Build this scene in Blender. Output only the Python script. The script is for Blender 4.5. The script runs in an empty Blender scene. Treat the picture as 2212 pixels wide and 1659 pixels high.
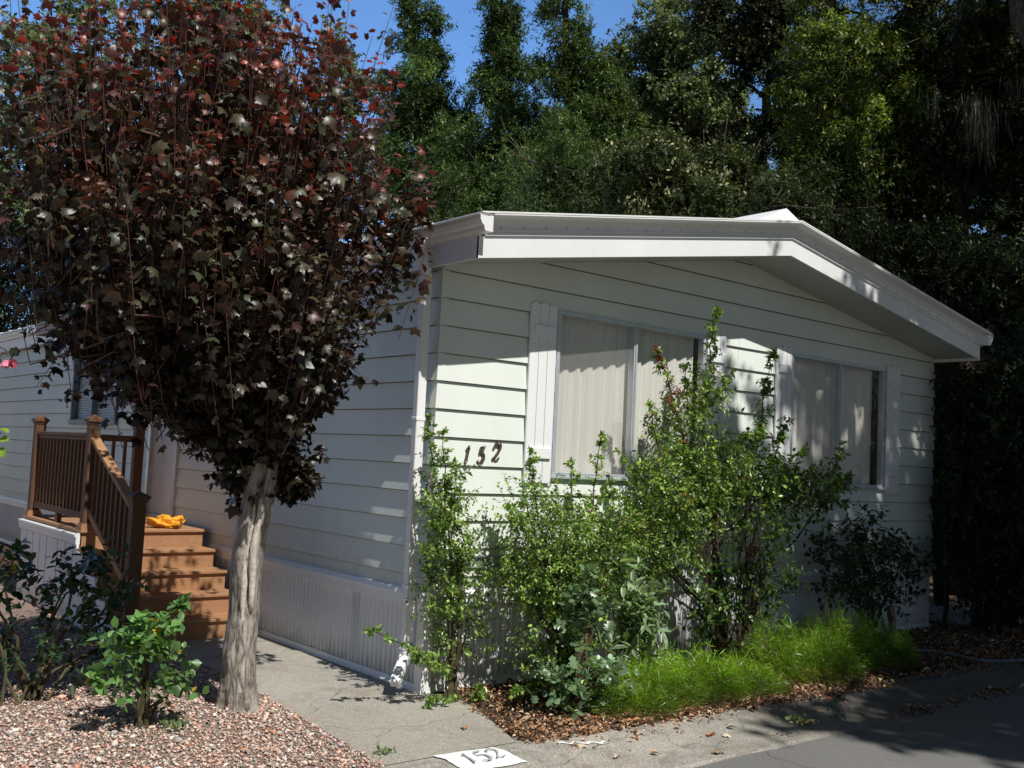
import bpy, bmesh, math, random
import numpy as np
from mathutils import noise as nz_
from mathutils import Vector, Matrix
random.seed(7)
RNG = np.random.default_rng(11)
scn = bpy.context.scene
COL = bpy.data.collections.new("place"); scn.collection.children.link(COL)

# ------------------------------------------------------------------ camera
CO = np.array([-4.2383, -5.9921, 1.6571])
CR = np.array([0.76922, -0.63716, 0.04815])
CU = np.array([-0.08403, -0.02617, 0.99612])
CF = np.array([0.63343, 0.77029, 0.07367])
FPX = 2213.7
def at(u, v, d):
    """world point seen at photo position u,v at distance d along the view"""
    return CO + d * (CF + CR * (u - 1106) / FPX - CU * (v - 829.5) / FPX)
cam = bpy.data.cameras.new("camera"); co = bpy.data.objects.new("camera", cam)
COL.objects.link(co); scn.camera = co
M = Matrix.Identity(4)
for i in range(3):
    M[i][0], M[i][1], M[i][2], M[i][3] = CR[i], CU[i], -CF[i], CO[i]
co.matrix_world = M
cam.sensor_width = 36; cam.lens = 36 * FPX / 2212; cam.clip_start = .05; cam.clip_end = 2000

# ------------------------------------------------------------------ light
SUN_EL, SUN_AZ = math.radians(54), math.radians(-2.6)      # azimuth measured from -Y towards +X
S = Vector((math.sin(SUN_AZ) * math.cos(SUN_EL), -math.cos(SUN_AZ) * math.cos(SUN_EL), math.sin(SUN_EL)))
sl = bpy.data.lights.new("sun", 'SUN'); sl.energy = 5.0; sl.angle = math.radians(.53); sl.color = (1, .97, .915)
so = bpy.data.objects.new("sun", sl); COL.objects.link(so); so.location = (0, -20, 30)
so.rotation_euler = S.to_track_quat('Z', 'Y').to_euler()
w = bpy.data.worlds.new("World"); scn.world = w; w.use_nodes = True
nt = w.node_tree; bg = nt.nodes['Background']
sk = nt.nodes.new('ShaderNodeTexSky'); sk.sky_type = 'NISHITA'; sk.sun_disc = False
sk.sun_elevation = SUN_EL; sk.sun_rotation = math.pi - SUN_AZ
sk.altitude = 300; sk.air_density = 1.0; sk.dust_density = .35; sk.ozone_density = 3.0
tn = nt.nodes.new('ShaderNodeMix'); tn.data_type = 'RGBA'; tn.blend_type = 'MULTIPLY'; tn.inputs[0].default_value = 1.0
nt.links.new(sk.outputs[0], tn.inputs[6]); 
tc = nt.nodes.new('ShaderNodeTexCoord'); sx = nt.nodes.new('ShaderNodeSeparateXYZ'); nt.links.new(tc.outputs['Generated'], sx.inputs[0])
mr = nt.nodes.new('ShaderNodeMapRange'); mr.inputs[1].default_value = .25; mr.inputs[2].default_value = .68; nt.links.new(sx.outputs[1], mr.inputs[0])
tm = nt.nodes.new('ShaderNodeMix'); tm.data_type = 'RGBA'; tm.inputs[6].default_value = (.37, .36, .345, 1); tm.inputs[7].default_value = (1.45, 1.90, 2.35, 1)
nt.links.new(mr.outputs[0], tm.inputs[0]); nt.links.new(tm.outputs[2], tn.inputs[7])
nt.links.new(tn.outputs[2], bg.inputs[0]); bg.inputs[1].default_value = .088
scn.view_settings.view_transform = 'Standard'; scn.view_settings.look = 'None'; scn.view_settings.exposure = 0

# ------------------------------------------------------------------ materials
class NT:
    def __init__(s, name):
        s.m = bpy.data.materials.new(name); s.m.use_nodes = True; s.t = s.m.node_tree
        s.b = s.t.nodes['Principled BSDF']; s.out = s.t.nodes['Material Output']
    def n(s, typ, **kw):
        x = s.t.nodes.new(typ)
        for k, v in kw.items():
            if k[0] == 'i' and k[1:].isdigit(): x.inputs[int(k[1:])].default_value = v
            else: setattr(x, k, v)
        return x
    def l(s, a, b): s.t.links.new(a, b)
    def coords(s, scale=(1, 1, 1)):
        g = s.n('ShaderNodeNewGeometry'); mp = s.n('ShaderNodeMapping'); mp.inputs['Scale'].default_value = scale
        s.l(g.outputs['Position'], mp.inputs['Vector']); return mp.outputs[0]
    def noise(s, scale, detail=4, rough=.55, vec=None):
        x = s.n('ShaderNodeTexNoise'); x.inputs['Scale'].default_value = scale; x.inputs['Detail'].default_value = detail
        x.inputs['Roughness'].default_value = rough
        s.l(vec if vec is not None else s.coords(), x.inputs['Vector']); return x.outputs['Fac']
    def ramp(s, fac, stops):
        r = s.n('ShaderNodeValToRGB'); e = r.color_ramp.elements
        while len(e) < len(stops): e.new(.5)
        for el, (p, c) in zip(e, stops): el.position = p; el.color = (*c, 1) if len(c) == 3 else c
        s.l(fac, r.inputs[0]); return r.outputs[0]
    def mix(s, fac, a, b, mode='MIX'):
        x = s.n('ShaderNodeMix', data_type='RGBA', blend_type=mode)
        for sock, v in ((x.inputs[0], fac), (x.inputs[6], a), (x.inputs[7], b)):
            if hasattr(v, 'is_linked') or hasattr(v, 'links'): s.l(v, sock)
            elif isinstance(v, (int, float)): sock.default_value = v
            else: sock.default_value = (*v, 1)
        return x.outputs[2]
    def bump(s, h, strength=.3, dist=.01):
        x = s.n('ShaderNodeBump'); x.inputs['Strength'].default_value = strength; x.inputs['Distance'].default_value = dist
        s.l(h, x.inputs['Height']); s.l(x.outputs[0], s.b.inputs['Normal']); return x
    def base(s, c):
        if isinstance(c, tuple): s.b.inputs['Base Color'].default_value = (*c, 1)
        else: s.l(c, s.b.inputs['Base Color'])
    def set(s, rough=.6, spec=.4, metal=0):
        s.b.inputs['Roughness'].default_value = rough; s.b.inputs['Specular IOR Level'].default_value = spec
        s.b.inputs['Metallic'].default_value = metal
        return s.m

def mat_painted(name, c, dirt=.12, rough=.5, grain=(3, 3, 60), bump=.15, spec=.35):
    k = NT(name)
    f1 = k.noise(1.3, 5, .6, k.coords((1, 1, .35)))
    f2 = k.noise(14, 4, .6, k.coords(grain))
    d = tuple(x * (1 - dirt * 2.2) for x in c)
    col = k.ramp(f1, [(.3, d), (.62, c)])
    col = k.mix(.25, col, k.ramp(f2, [(.35, tuple(x * .86 for x in c)), (.65, c)]))
    k.base(col); k.bump(f2, bump, .004); return k.set(rough, spec)
M_SIDING = mat_painted("siding_paint", (.79, .84, .775), .06, .55, (2, 2, 30), .25)
M_LAPLINE = None
M_WHITE = mat_painted("white_metal", (.88, .88, .87), .055, .4, (2, 2, 3), .03, .5)
M_SKIRT = mat_painted("skirting_metal", (.82, .82, .84), .05, .42, (3, 3, .6), .04, .5)
def splash(m_, z0, z1, c_):
    t_ = m_.node_tree; b_ = t_.nodes['Principled BSDF']; src = b_.inputs['Base Color'].links[0].from_socket
    g_ = t_.nodes.new('ShaderNodeNewGeometry'); x_ = t_.nodes.new('ShaderNodeSeparateXYZ'); t_.links.new(g_.outputs['Position'], x_.inputs[0])
    n_ = t_.nodes.new('ShaderNodeTexNoise'); n_.inputs['Scale'].default_value = 9; n_.inputs['Detail'].default_value = 5; t_.links.new(g_.outputs['Position'], n_.inputs['Vector'])
    r_ = t_.nodes.new('ShaderNodeMapRange'); r_.inputs[1].default_value = z1; r_.inputs[2].default_value = z0; t_.links.new(x_.outputs[2], r_.inputs[0])
    k_ = t_.nodes.new('ShaderNodeMath'); k_.operation = 'MULTIPLY'; t_.links.new(r_.outputs[0], k_.inputs[0]); t_.links.new(n_.outputs['Fac'], k_.inputs[1])
    mx_ = t_.nodes.new('ShaderNodeMix'); mx_.data_type = 'RGBA'; t_.links.new(k_.outputs[0], mx_.inputs[0]); t_.links.new(src, mx_.inputs[6]); mx_.inputs[7].default_value = (*c_, 1)
    t_.links.new(mx_.outputs[2], b_.inputs['Base Color'])
splash(M_SKIRT, 0.0, .22, (.28, .22, .16)); splash(M_SIDING, .6, 1.1, (.50, .49, .40))
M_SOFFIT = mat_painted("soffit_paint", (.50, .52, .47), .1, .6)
M_DOOR = mat_painted("door_paint", (.74, .77, .82), .04, .4)
M_SHUTTER = mat_painted("shutter_paint", (.87, .88, .89), .04, .5, (40, 40, 2), .08)
M_LIP = mat_painted('lap_grime_shadow', (.27, .25, .17), .1, .8)
M_GREYVENT = mat_painted("grey_vent", (.35, .39, .42), .1, .45)

def mat_frame():
    k = NT("aluminium_frame"); k.base(k.ramp(k.noise(9), [(.3, (.50, .54, .58)), (.7, (.60, .64, .67))])); return k.set(.38, .5, .35)
M_FRAME = mat_frame()
def mat_darkframe():
    k = NT("weathered_blue_frame"); k.base(k.ramp(k.noise(9), [(.3, (.12, .20, .25)), (.7, (.19, .28, .32))])); return k.set(.5)
M_DARKFRAME = mat_darkframe()

def mat_wood():
    k = NT("brown_composite"); v = k.coords((4, 1, 30))
    f = k.noise(9, 6, .65, v); g = k.noise(1.7, 3)
    c = k.ramp(f, [(.25, (.26, .130, .062)), (.5, (.38, .200, .10)), (.8, (.46, .26, .14))])
    c = k.mix(k.ramp(g, [(.35, (0, 0, 0)), (.7, (.35, .35, .35))]), c, (.30, .17, .10))
    c = k.mix(k.ramp(k.noise(5, 6, .75, k.coords((1, 3, 3))), [(.52, (0, 0, 0)), (.72, (.4, .4, .4))]), c, (.50, .34, .22)); c = k.mix(k.ramp(k.noise(28, 3, .6), [(.64, (0, 0, 0)), (.72, (.5, .5, .5))]), c, (.16, .09, .05))
    k.base(c); k.bump(f, .35, .004); return k.set(.68, .25)
M_WOOD = mat_wood()
def mat_wood_dark():
    k = NT("dark_brown_composite"); v = k.coords((20, 20, 2)); f = k.noise(7, 6, .6, v)
    k.base(k.ramp(f, [(.25, (.085, .042, .022)), (.75, (.15, .075, .04))])); k.bump(f, .2, .003); return k.set(.62, .25)
M_WOODD = mat_wood_dark()

def mat_glass(name, tint, refl=1.0):
    k = NT(name); t = k.n('ShaderNodeBsdfTransparent'); t.inputs[0].default_value = (*tint, 1)
    g = k.n('ShaderNodeBsdfGlossy'); g.inputs['Roughness'].default_value = .02
    nz = k.noise(1.6, 2); bp = k.n('ShaderNodeBump'); bp.inputs['Strength'].default_value = .12; bp.inputs['Distance'].default_value = .02
    k.l(nz, bp.inputs['Height']); k.l(bp.outputs[0], g.inputs['Normal'])
    fr = k.n('ShaderNodeFresnel'); fr.inputs[0].default_value = 1.55
    ml = k.n('ShaderNodeMath', operation='MULTIPLY'); ml.inputs[1].default_value = refl
    gb_ = k.n('ShaderNodeNewGeometry'); inv = k.n('ShaderNodeMath', operation='SUBTRACT'); inv.inputs[0].default_value = 1.0; k.l(gb_.outputs['Backfacing'], inv.inputs[1])
    m2 = k.n('ShaderNodeMath', operation='MULTIPLY'); k.l(fr.outputs[0], m2.inputs[0]); k.l(inv.outputs[0], m2.inputs[1]); k.l(m2.outputs[0], ml.inputs[0])
    mx = k.n('ShaderNodeMixShader'); k.l(ml.outputs[0], mx.inputs[0]); k.l(t.outputs[0], mx.inputs[1]); k.l(g.outputs[0], mx.inputs[2])
    k.l(mx.outputs[0], k.out.inputs[0]); return k.m
M_GLASS = mat_glass("window_glass", (.95, .95, .94), .8)
M_SCREEN = mat_glass("insect_screen_glass", (.95, .95, .94), .7)
M_SIDEGLASS = mat_glass("side_window_glass", (.95, .96, .97), 2.0)

k_ = M_SCREEN.node_tree; df = k_.nodes.new('ShaderNodeBsdfDiffuse'); df.inputs[0].default_value = (.60, .59, .58, 1); ms = k_.nodes.new('ShaderNodeMixShader'); ms.inputs[0].default_value = .15
ou = [n_ for n_ in k_.nodes if n_.type == 'OUTPUT_MATERIAL'][0]; k_.links.new(ou.inputs[0].links[0].from_socket, ms.inputs[1]); k_.links.new(df.outputs[0], ms.inputs[2]); k_.links.new(ms.outputs[0], ou.inputs[0])
def mat_curtain():
    k = NT("cream_curtain"); f = k.noise(5, 4, .5, k.coords((5, 5, .25)))
    k.base(k.ramp(f, [(.3, (.66, .645, .60)), (.7, (.76, .745, .70))])); return k.set(.8, .1)
M_CURTAIN = mat_curtain()
def simple(name, c, rough=.6, spec=.3, var=.25, sc=12, bump=0):
    k = NT(name); f = k.noise(sc, 4)
    k.base(k.ramp(f, [(.3, tuple(x * (1 - var) for x in c)), (.7, tuple(min(1, x * (1 + var * .5)) for x in c))]))
    if bump: k.bump(f, bump, .01)
    return k.set(rough, spec)
M_DARK = simple("dark_interior", (.02, .02, .02))
M_DIGIT = simple("bronze_digit", (.085, .06, .05), .45, .4)
M_NAIL = simple("nail_head", (.75, .75, .72), .4, .5)
M_BLIND = simple("white_blind", (.88, .88, .86), .5, .3, .04)
M_BROWNMETAL = simple("brown_awning_metal", (.25, .155, .115), .5, .35, .12, 3)
M_HOSE = simple("grey_hose", (.17, .175, .18), .45, .4)
M_STAKE = simple("weathered_stake", (.30, .20, .15), .8, .2, .3, 30, .3)
M_PINK = simple("pink_petal", (.75, .25, .33), .55, .3, .3, 60)
M_MAGENTA = simple("magenta_petal", (.45, .06, .25), .55, .3, .3, 60)
M_BERRY = simple("orange_berry", (.75, .26, .03), .35, .5, .3, 60)
M_REDCLUSTER = simple("dry_red_cluster", (.20, .035, .025), .7, .2, .4, 60)
M_STEM = simple("green_brown_stem", (.10, .085, .045), .7, .2, .4, 20, .2)
M_TWIG = simple("twig_bark", (.085, .06, .045), .8, .2, .4, 20, .2)
M_REDTWIG = simple("reddish_twig", (.13, .062, .048), .6, .3, .3, 20)
def mat_bag():
    k = NT("orange_plastic"); k.base((.95, .42, .02)); k.b.inputs['Transmission Weight'].default_value = .12
    k.b.inputs['Subsurface Weight'].default_value = 0; k.bump(k.noise(45, 3), .7, .012); return k.set(.28, .6)
M_BAG = mat_bag()

def mat_bark(name, lo, mid, hi, sc=14, patch=None):
    k = NT(name); v = k.coords((1, 1, .22)); f = k.noise(sc, 8, .68, v)
    vo = k.n('ShaderNodeTexVoronoi', feature='DISTANCE_TO_EDGE'); vo.inputs['Scale'].default_value = sc * 2.2; k.l(k.coords((1, 1, .18)), vo.inputs['Vector'])
    cr = k.ramp(vo.outputs[0], [(0, (0, 0, 0)), (.22, (1, 1, 1))])
    f2 = k.noise(sc * 3.4, 6, .7, k.coords((1, 1, .3))); mm = k.mix(.12, k.mix(.5, f, f2), cr)
    c = k.ramp(mm, [(.34, lo), (.5, mid), (.66, hi)])
    if patch:
        pf = k.ramp(k.noise(3.2, 4, .6, k.coords((1.2, 1.2, .5))), [(.56, (0, 0, 0)), (.62, (1, 1, 1))])
        c = k.mix(pf, c, k.ramp(f, [(.3, patch[0]), (.7, patch[1])]))
    k.base(c); k.bump(mm, 1.0, .035); return k.set(.85, .15)
M_MAPLEBARK = mat_bark("maple_bark", (.06, .05, .042), (.34, .30, .26), (.62, .57, .51), 13, ((.28, .22, .17), (.58, .54, .48)))
M_BARK = mat_bark("dark_tree_bark", (.02, .017, .014), (.07, .06, .05), (.14, .12, .10), 10)

def mat_leaf(name, rough=.42, spec=.5, trans=.3, tmul=(1.5, 1.5, .6)):
    k = NT(name); a = k.n('ShaderNodeAttribute'); a.attribute_name = 'tint'
    f = k.noise(55, 3); c = k.mix(.5, a.outputs['Color'], k.mix(1.0, a.outputs['Color'], k.ramp(f, [(.3, (.55, .55, .55)), (.7, (1.25, 1.25, 1.25))]), 'MULTIPLY'))
    k.base(c); k.set(rough, spec)
    tr = k.n('ShaderNodeBsdfTranslucent'); k.l(k.mix(1.0, c, tmul, 'MULTIPLY'), tr.inputs[0])
    mx = k.n('ShaderNodeMixShader'); mx.inputs[0].default_value = trans
    k.l(k.b.outputs[0], mx.inputs[1]); k.l(tr.outputs[0], mx.inputs[2]); k.l(mx.outputs[0], k.out.inputs[0]); return k.m
M_LEAF = mat_leaf("leaf", .33, .65, .3); M_LEAFDARK = mat_leaf("dull_leaf", .5, .35, .22)
M_MAPLE = mat_leaf("maple_leaf", .42, .6, .22, (1.6, .8, .5))
M_LITTER = mat_leaf("dry_leaf", .8, .15, .1, (1, 1, 1))
def mat_tint(name, rough, spec, bump=0):
    k = NT(name); a = k.n('ShaderNodeAttribute'); a.attribute_name = 'tint'; f = k.noise(60, 3)
    k.base(k.mix(1.0, a.outputs['Color'], k.ramp(f, [(.3, (.7, .7, .7)), (.7, (1.15, 1.15, 1.15))]), 'MULTIPLY')); return k.set(rough, spec)
M_STONE = mat_tint("lava_stone", .85, .2)
M_MOSS = mat_tint("hanging_moss", .9, .1)

def crack(k, c, sc, wd):
    mp = k.n('ShaderNodeVectorMath', operation='ADD'); nn = k.n('ShaderNodeTexNoise'); nn.inputs['Scale'].default_value = 3; nn.inputs['Detail'].default_value = 6; k.l(k.coords(), nn.inputs['Vector'])
    sc_ = k.n('ShaderNodeVectorMath', operation='SCALE'); sc_.inputs[3].default_value = .35; k.l(nn.outputs['Color'], sc_.inputs[0]); k.l(k.coords(), mp.inputs[0]); k.l(sc_.outputs[0], mp.inputs[1])
    vo = k.n('ShaderNodeTexVoronoi', feature='DISTANCE_TO_EDGE'); vo.inputs['Scale'].default_value = sc; k.l(mp.outputs[0], vo.inputs['Vector'])
    return k.mix(k.ramp(vo.outputs[0], [(0, (.75, .75, .75)), (wd, (0, 0, 0))]), c, (.06, .055, .045))
def mat_concrete():
    k = NT("exposed_concrete"); a = k.noise(95, 3, .7); b = k.noise(1.5, 5, .6); g = k.noise(3.3, 4, .7)
    vo = k.n('ShaderNodeTexVoronoi'); vo.inputs['Scale'].default_value = 130; k.l(k.coords(), vo.inputs['Vector'])
    c = k.ramp(b, [(.28, (.21, .185, .155)), (.5, (.33, .305, .265)), (.72, (.42, .395, .345))])
    c = k.mix(.55, c, k.ramp(a, [(.34, (.14, .13, .115)), (.5, (.33, .305, .27)), (.68, (.56, .53, .46))]))
    c = k.mix(k.ramp(vo.outputs['Color'], [(.72, (0, 0, 0)), (.8, (.5, .5, .5))]), c, (.62, .59, .52))
    c = k.mix(k.ramp(g, [(.55, (0, 0, 0)), (.75, (.4, .4, .4))]), c, (.26, .17, .09))
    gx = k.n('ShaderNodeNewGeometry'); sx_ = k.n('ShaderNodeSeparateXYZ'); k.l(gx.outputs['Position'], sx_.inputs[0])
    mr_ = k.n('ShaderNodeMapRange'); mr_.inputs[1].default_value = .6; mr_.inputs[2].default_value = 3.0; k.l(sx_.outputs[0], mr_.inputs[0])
    c = k.mix(mr_.outputs[0], c, k.mix(1.0, c, (.42, .42, .44), 'MULTIPLY'))  # kerb greyer towards the right, with tree shade painted into the colour
    c = crack(k, c, .9, .0045)
    st = k.ramp(k.noise(4.5, 6, .7), [(.5, (0, 0, 0)), (.66, (.5, .5, .5))]); c = k.mix(st, c, (.12, .105, .09))
    k.base(c); k.bump(a, .5, .006); return k.set(.9, .15)
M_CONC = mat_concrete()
def mat_conc_dark():
    k = NT("stained_walk_concrete"); a = k.noise(95, 3, .7); b = k.noise(1.1, 5, .65)
    c = k.ramp(b, [(.3, (.25, .23, .195)), (.5, (.38, .355, .30)), (.7, (.50, .465, .39))])
    c = k.mix(.5, c, k.ramp(a, [(.34, (.13, .12, .105)), (.5, (.32, .30, .26)), (.68, (.58, .55, .48))]))
    g = k.noise(2.3, 4, .7)
    c = k.mix(k.ramp(g, [(.52, (0, 0, 0)), (.72, (.5, .5, .5))]), c, (.30, .20, .10))
    c = crack(k, c, .75, .004); st = k.ramp(k.noise(2.1, 6, .68), [(.52, (0, 0, 0)), (.68, (.55, .55, .55))]); c = k.mix(st, c, (.15, .13, .11))
    k.base(c); k.bump(a, .5, .006); return k.set(.9, .15)
M_WALK = mat_conc_dark()
def mat_asphalt():
    k = NT("asphalt"); a = k.noise(160, 2, .7); b = k.noise(.8, 5)
    c = k.ramp(b, [(.3, (.15, .145, .14)), (.7, (.205, .20, .19))])
    c = k.mix(.5, c, k.ramp(a, [(.36, (.06, .06, .06)), (.5, (.14, .137, .13)), (.72, (.38, .375, .36))]))
    c = k.mix(k.ramp(k.noise(6, 5, .7), [(.60, (0, 0, 0)), (.70, (.35, .35, .35))]), c, (.26, .25, .235)); c = k.mix(k.ramp(k.noise(2.2, 5, .7), [(.55, (0, 0, 0)), (.72, (.45, .45, .45))]), c, (.085, .08, .078)); c = crack(k, c, .45, .0022)
    k.base(c); k.bump(a, .45, .005); return k.set(.85, .25)
M_ASPH = mat_asphalt()
def mat_soil(name, lo, hi, sc=20):
    k = NT(name); a = k.noise(sc, 6, .7); k.base(k.ramp(a, [(.3, lo), (.7, hi)])); k.bump(a, .8, .03); return k.set(.95, .1)
M_SOIL = mat_soil("soil", (.035, .024, .016), (.12, .08, .052))
M_GROUND = mat_soil("dry_ground", (.05, .045, .025), (.13, .10, .06), 3)
M_GBED = mat_soil("gravel_bed", (.16, .11, .09), (.46, .33, .27), 70)
M_PAINT = None
def mat_roadpaint():
    k = NT("worn_white_paint"); a = k.noise(70, 4, .7); k.base(k.ramp(a, [(.33, (.36, .33, .29)), (.38, (.80, .80, .78)), (.8, (.9, .9, .88))])); return k.set(.7, .2)
M_PAINT = mat_roadpaint()
M_FADED = simple("faded_black_paint", (.42, .42, .42), .8, .1, .5, 90)

# ------------------------------------------------------------------ object helpers
def link(name, me, mat, parent=None):
    me.name = name
    o = bpy.data.objects.new(name, me); COL.objects.link(o)
    if mat is not None and len(me.materials) == 0: me.materials.append(mat)
    if parent is not None: o.parent = parent; o.matrix_parent_inverse = Matrix.Translation(-Vector(parent.location))
    return o
def empty(name, loc=(0, 0, 0)):
    o = bpy.data.objects.new(name, None); COL.objects.link(o); o.location = loc; o.empty_display_size = .2; return o
def tag(o, label=None, cat=None, group=None, kind=None):
    if label: o['label'] = label
    if cat: o['category'] = cat
    if group: o['group'] = group
    if kind: o['kind'] = kind
    return o
class MB:
    def __init__(s): s.v = []; s.f = []
    def add(s, v, f):
        b = len(s.v); s.v += [tuple(map(float, x)) for x in v]; s.f += [tuple(b + i for i in q) for q in f]; return s
    def box(s, x0, y0, z0, x1, y1, z1):
        if x0 > x1: x0, x1 = x1, x0
        if y0 > y1: y0, y1 = y1, y0
        if z0 > z1: z0, z1 = z1, z0
        return s.add([(x0, y0, z0), (x1, y0, z0), (x1, y1, z0), (x0, y1, z0), (x0, y0, z1), (x1, y0, z1), (x1, y1, z1), (x0, y1, z1)],
                     [(0, 3, 2, 1), (4, 5, 6, 7), (0, 1, 5, 4), (1, 2, 6, 5), (2, 3, 7, 6), (3, 0, 4, 7)])
    def bar(s, p, q, w, h, up=(0, 0, 1)):
        p, q = Vector(p), Vector(q); d = (q - p).normalized(); r = d.cross(Vector(up)).normalized(); u = r.cross(d)
        vs = [c + r * a * w / 2 + u * b * h / 2 for c in (p, q) for a, b in ((-1, -1), (1, -1), (1, 1), (-1, 1))]
        return s.add(vs, [(0, 1, 2, 3), (7, 6, 5, 4), (0, 4, 5, 1), (1, 5, 6, 2), (2, 6, 7, 3), (3, 7, 4, 0)])
    def tube(s, pts, rad, n=6, jit=0.0, rnd=random):
        pts = [Vector(p) for p in pts]; rings = []
        if not hasattr(rad, '__len__'): rad = [rad] * len(pts)
        a = Vector((1, .13, .05))
        for i, p in enumerate(pts):
            d = (pts[min(i + 1, len(pts) - 1)] - pts[max(i - 1, 0)]).normalized()
            if abs(d.dot(a)) > .95: a = Vector((.1, 1, .05))
            x = (a - d * a.dot(d)).normalized(); y = d.cross(x); a = x
            rings.append([p + (x * math.cos(t) + y * math.sin(t)) * rad[i] * (1 + jit * (rnd.random() - .5)) for t in [2 * math.pi * j / n for j in range(n)]])
        b = len(s.v)
        for r in rings: s.v += [tuple(v) for v in r]
        for i in range(len(pts) - 1):
            for j in range(n):
                k = (j + 1) % n
                s.f.append((b + i * n + j, b + i * n + k, b + (i + 1) * n + k, b + (i + 1) * n + j))
        s.f.append(tuple(b + j for j in reversed(range(n)))); s.f.append(tuple(b + (len(pts) - 1) * n + j for j in range(n)))
        return s
    def build(s, name, mat, parent=None, smooth=False, bevel=0):
        me = bpy.data.meshes.new(name); me.from_pydata(s.v, [], s.f); me.update()
        if bevel:
            bm = bmesh.new(); bm.from_mesh(me)
            es = [e for e in bm.edges if len(e.link_faces) == 2 and e.calc_face_angle(0) > .6]
            bmesh.ops.bevel(bm, geom=es, offset=bevel, segments=1, affect='EDGES', clamp_overlap=True)
            bm.to_mesh(me); bm.free()
        if smooth: me.polygons.foreach_set('use_smooth', [True] * len(me.polygons))
        return link(name, me, mat, parent)

def np_mesh(name, V, tmplF, nT, mat, parent=None, tint=None, kv=None):
    """V (nT*kv,3); faces template repeated nT times; tint (nT,3)"""
    kv = kv or len(V) // nT
    me = bpy.data.meshes.new(name)
    nf = len(tmplF); sizes = np.array([len(f) for f in tmplF]); flat = np.concatenate([np.array(f) for f in tmplF])
    loops = (flat[None, :] + (np.arange(nT) * kv)[:, None]).ravel()
    tot = np.tile(sizes, nT); start = np.concatenate([[0], np.cumsum(tot)[:-1]])
    me.vertices.add(len(V)); me.vertices.foreach_set('co', V.astype(np.float32).ravel())
    me.loops.add(len(loops)); me.loops.foreach_set('vertex_index', loops.astype(np.int32))
    me.polygons.add(len(tot)); me.polygons.foreach_set('loop_start', start.astype(np.int32)); me.polygons.foreach_set('loop_total', tot.astype(np.int32))
    if tint is not None:
        a = me.attributes.new('tint', 'FLOAT_COLOR', 'POINT')
        c = np.ones((nT, kv, 4), np.float32); c[:, :, :3] = tint[:, None, :]; a.data.foreach_set('color', c.ravel())
    me.update(calc_edges=True); me.validate()
    return link(name, me, mat, parent)

def unit(a): return a / (np.linalg.norm(a, axis=-1, keepdims=True) + 1e-9)
# leaf outlines: (across, along, lift)
T_DIAMOND = (np.array([[0, 0, 0], [.26, .45, .06], [0, 1, -.08], [-.26, .45, .06]]), [(0, 1, 2, 3)])
T_OVAL = (np.array([[0, 0, 0], [.20, .22, .07], [.27, .55, .08], [0, 1, -.06], [-.27, .55, .08], [-.20, .22, .07]]), [(0, 1, 2, 3), (0, 3, 4, 5)])
T_ROUND = (np.array([[0, 0, 0], [.30, .2, .08], [.38, .55, .09], [.2, .88, .03], [0, 1, -.08], [-.2, .88, .03], [-.38, .55, .09], [-.30, .2, .08]]), [(0, 1, 2, 3, 4), (0, 4, 5, 6, 7)])
T_NARROW = (np.array([[0, 0, 0], [.11, .4, .03], [0, 1, -.1], [-.11, .4, .03]]), [(0, 1, 2, 3)])
_o = [(0, 0), (.20, -.06), (.42, .02), (.34, .16), (.62, .34), (.50, .42), (.56, .62), (.33, .55), (.27, .66), (.18, .74), (.14, .86), (0, 1.02)]
_o = _o + [(-x, y) for x, y in reversed(_o[1:-1])]
_v = [(0, .36, .03)] + [(x, y, -.28 * (x * x + (y - .36) ** 2)) for x, y in _o]
T_MAPLE = (np.array(_v), [(0, i, i % len(_o) + 1) for i in range(1, len(_o) + 1)])
_q = [(0, 0), (.10, .12), (.26, .20), (.14, .34), (.34, .48), (.16, .60), (.24, .80), (0, 1)]
_q = _q + [(-x, y) for x, y in reversed(_q[1:-1])]
T_OAK = (np.array([(0, .45, .03)] + [(x, y, -.2 * abs(x)) for x, y in _q]), [(0, i, i % len(_q) + 1) for i in range(1, len(_q) + 1)])

def leaf_verts(P, D, N, size, T, wid=1.0, bend=1.0):
    D = unit(D); Sx = unit(np.cross(D, N)); N2 = np.cross(Sx, D)
    t = T[0]; size = np.asarray(size)[:, None, None]
    V = P[:, None, :] + size * (t[None, :, 0, None] * wid * Sx[:, None, :] + t[None, :, 1, None] * D[:, None, :] + t[None, :, 2, None] * bend * N2[:, None, :])
    return V.reshape(-1, 3)
def vary(base, n, rng, amt=.25, hue=.12):
    b = np.array(base)[None, :] * (1 + amt * rng.normal(size=(n, 1))); b = b * (1 + hue * rng.normal(size=(n, 3))); return np.clip(b, .004, .95)
def pick(palette, weights, n, rng, amt=.25):
    idx = rng.choice(len(palette), n, p=np.array(weights) / sum(weights)); return np.clip(np.array(palette)[idx] * (1 + amt * rng.normal(size=(n, 1))), .004, .95)

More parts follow.
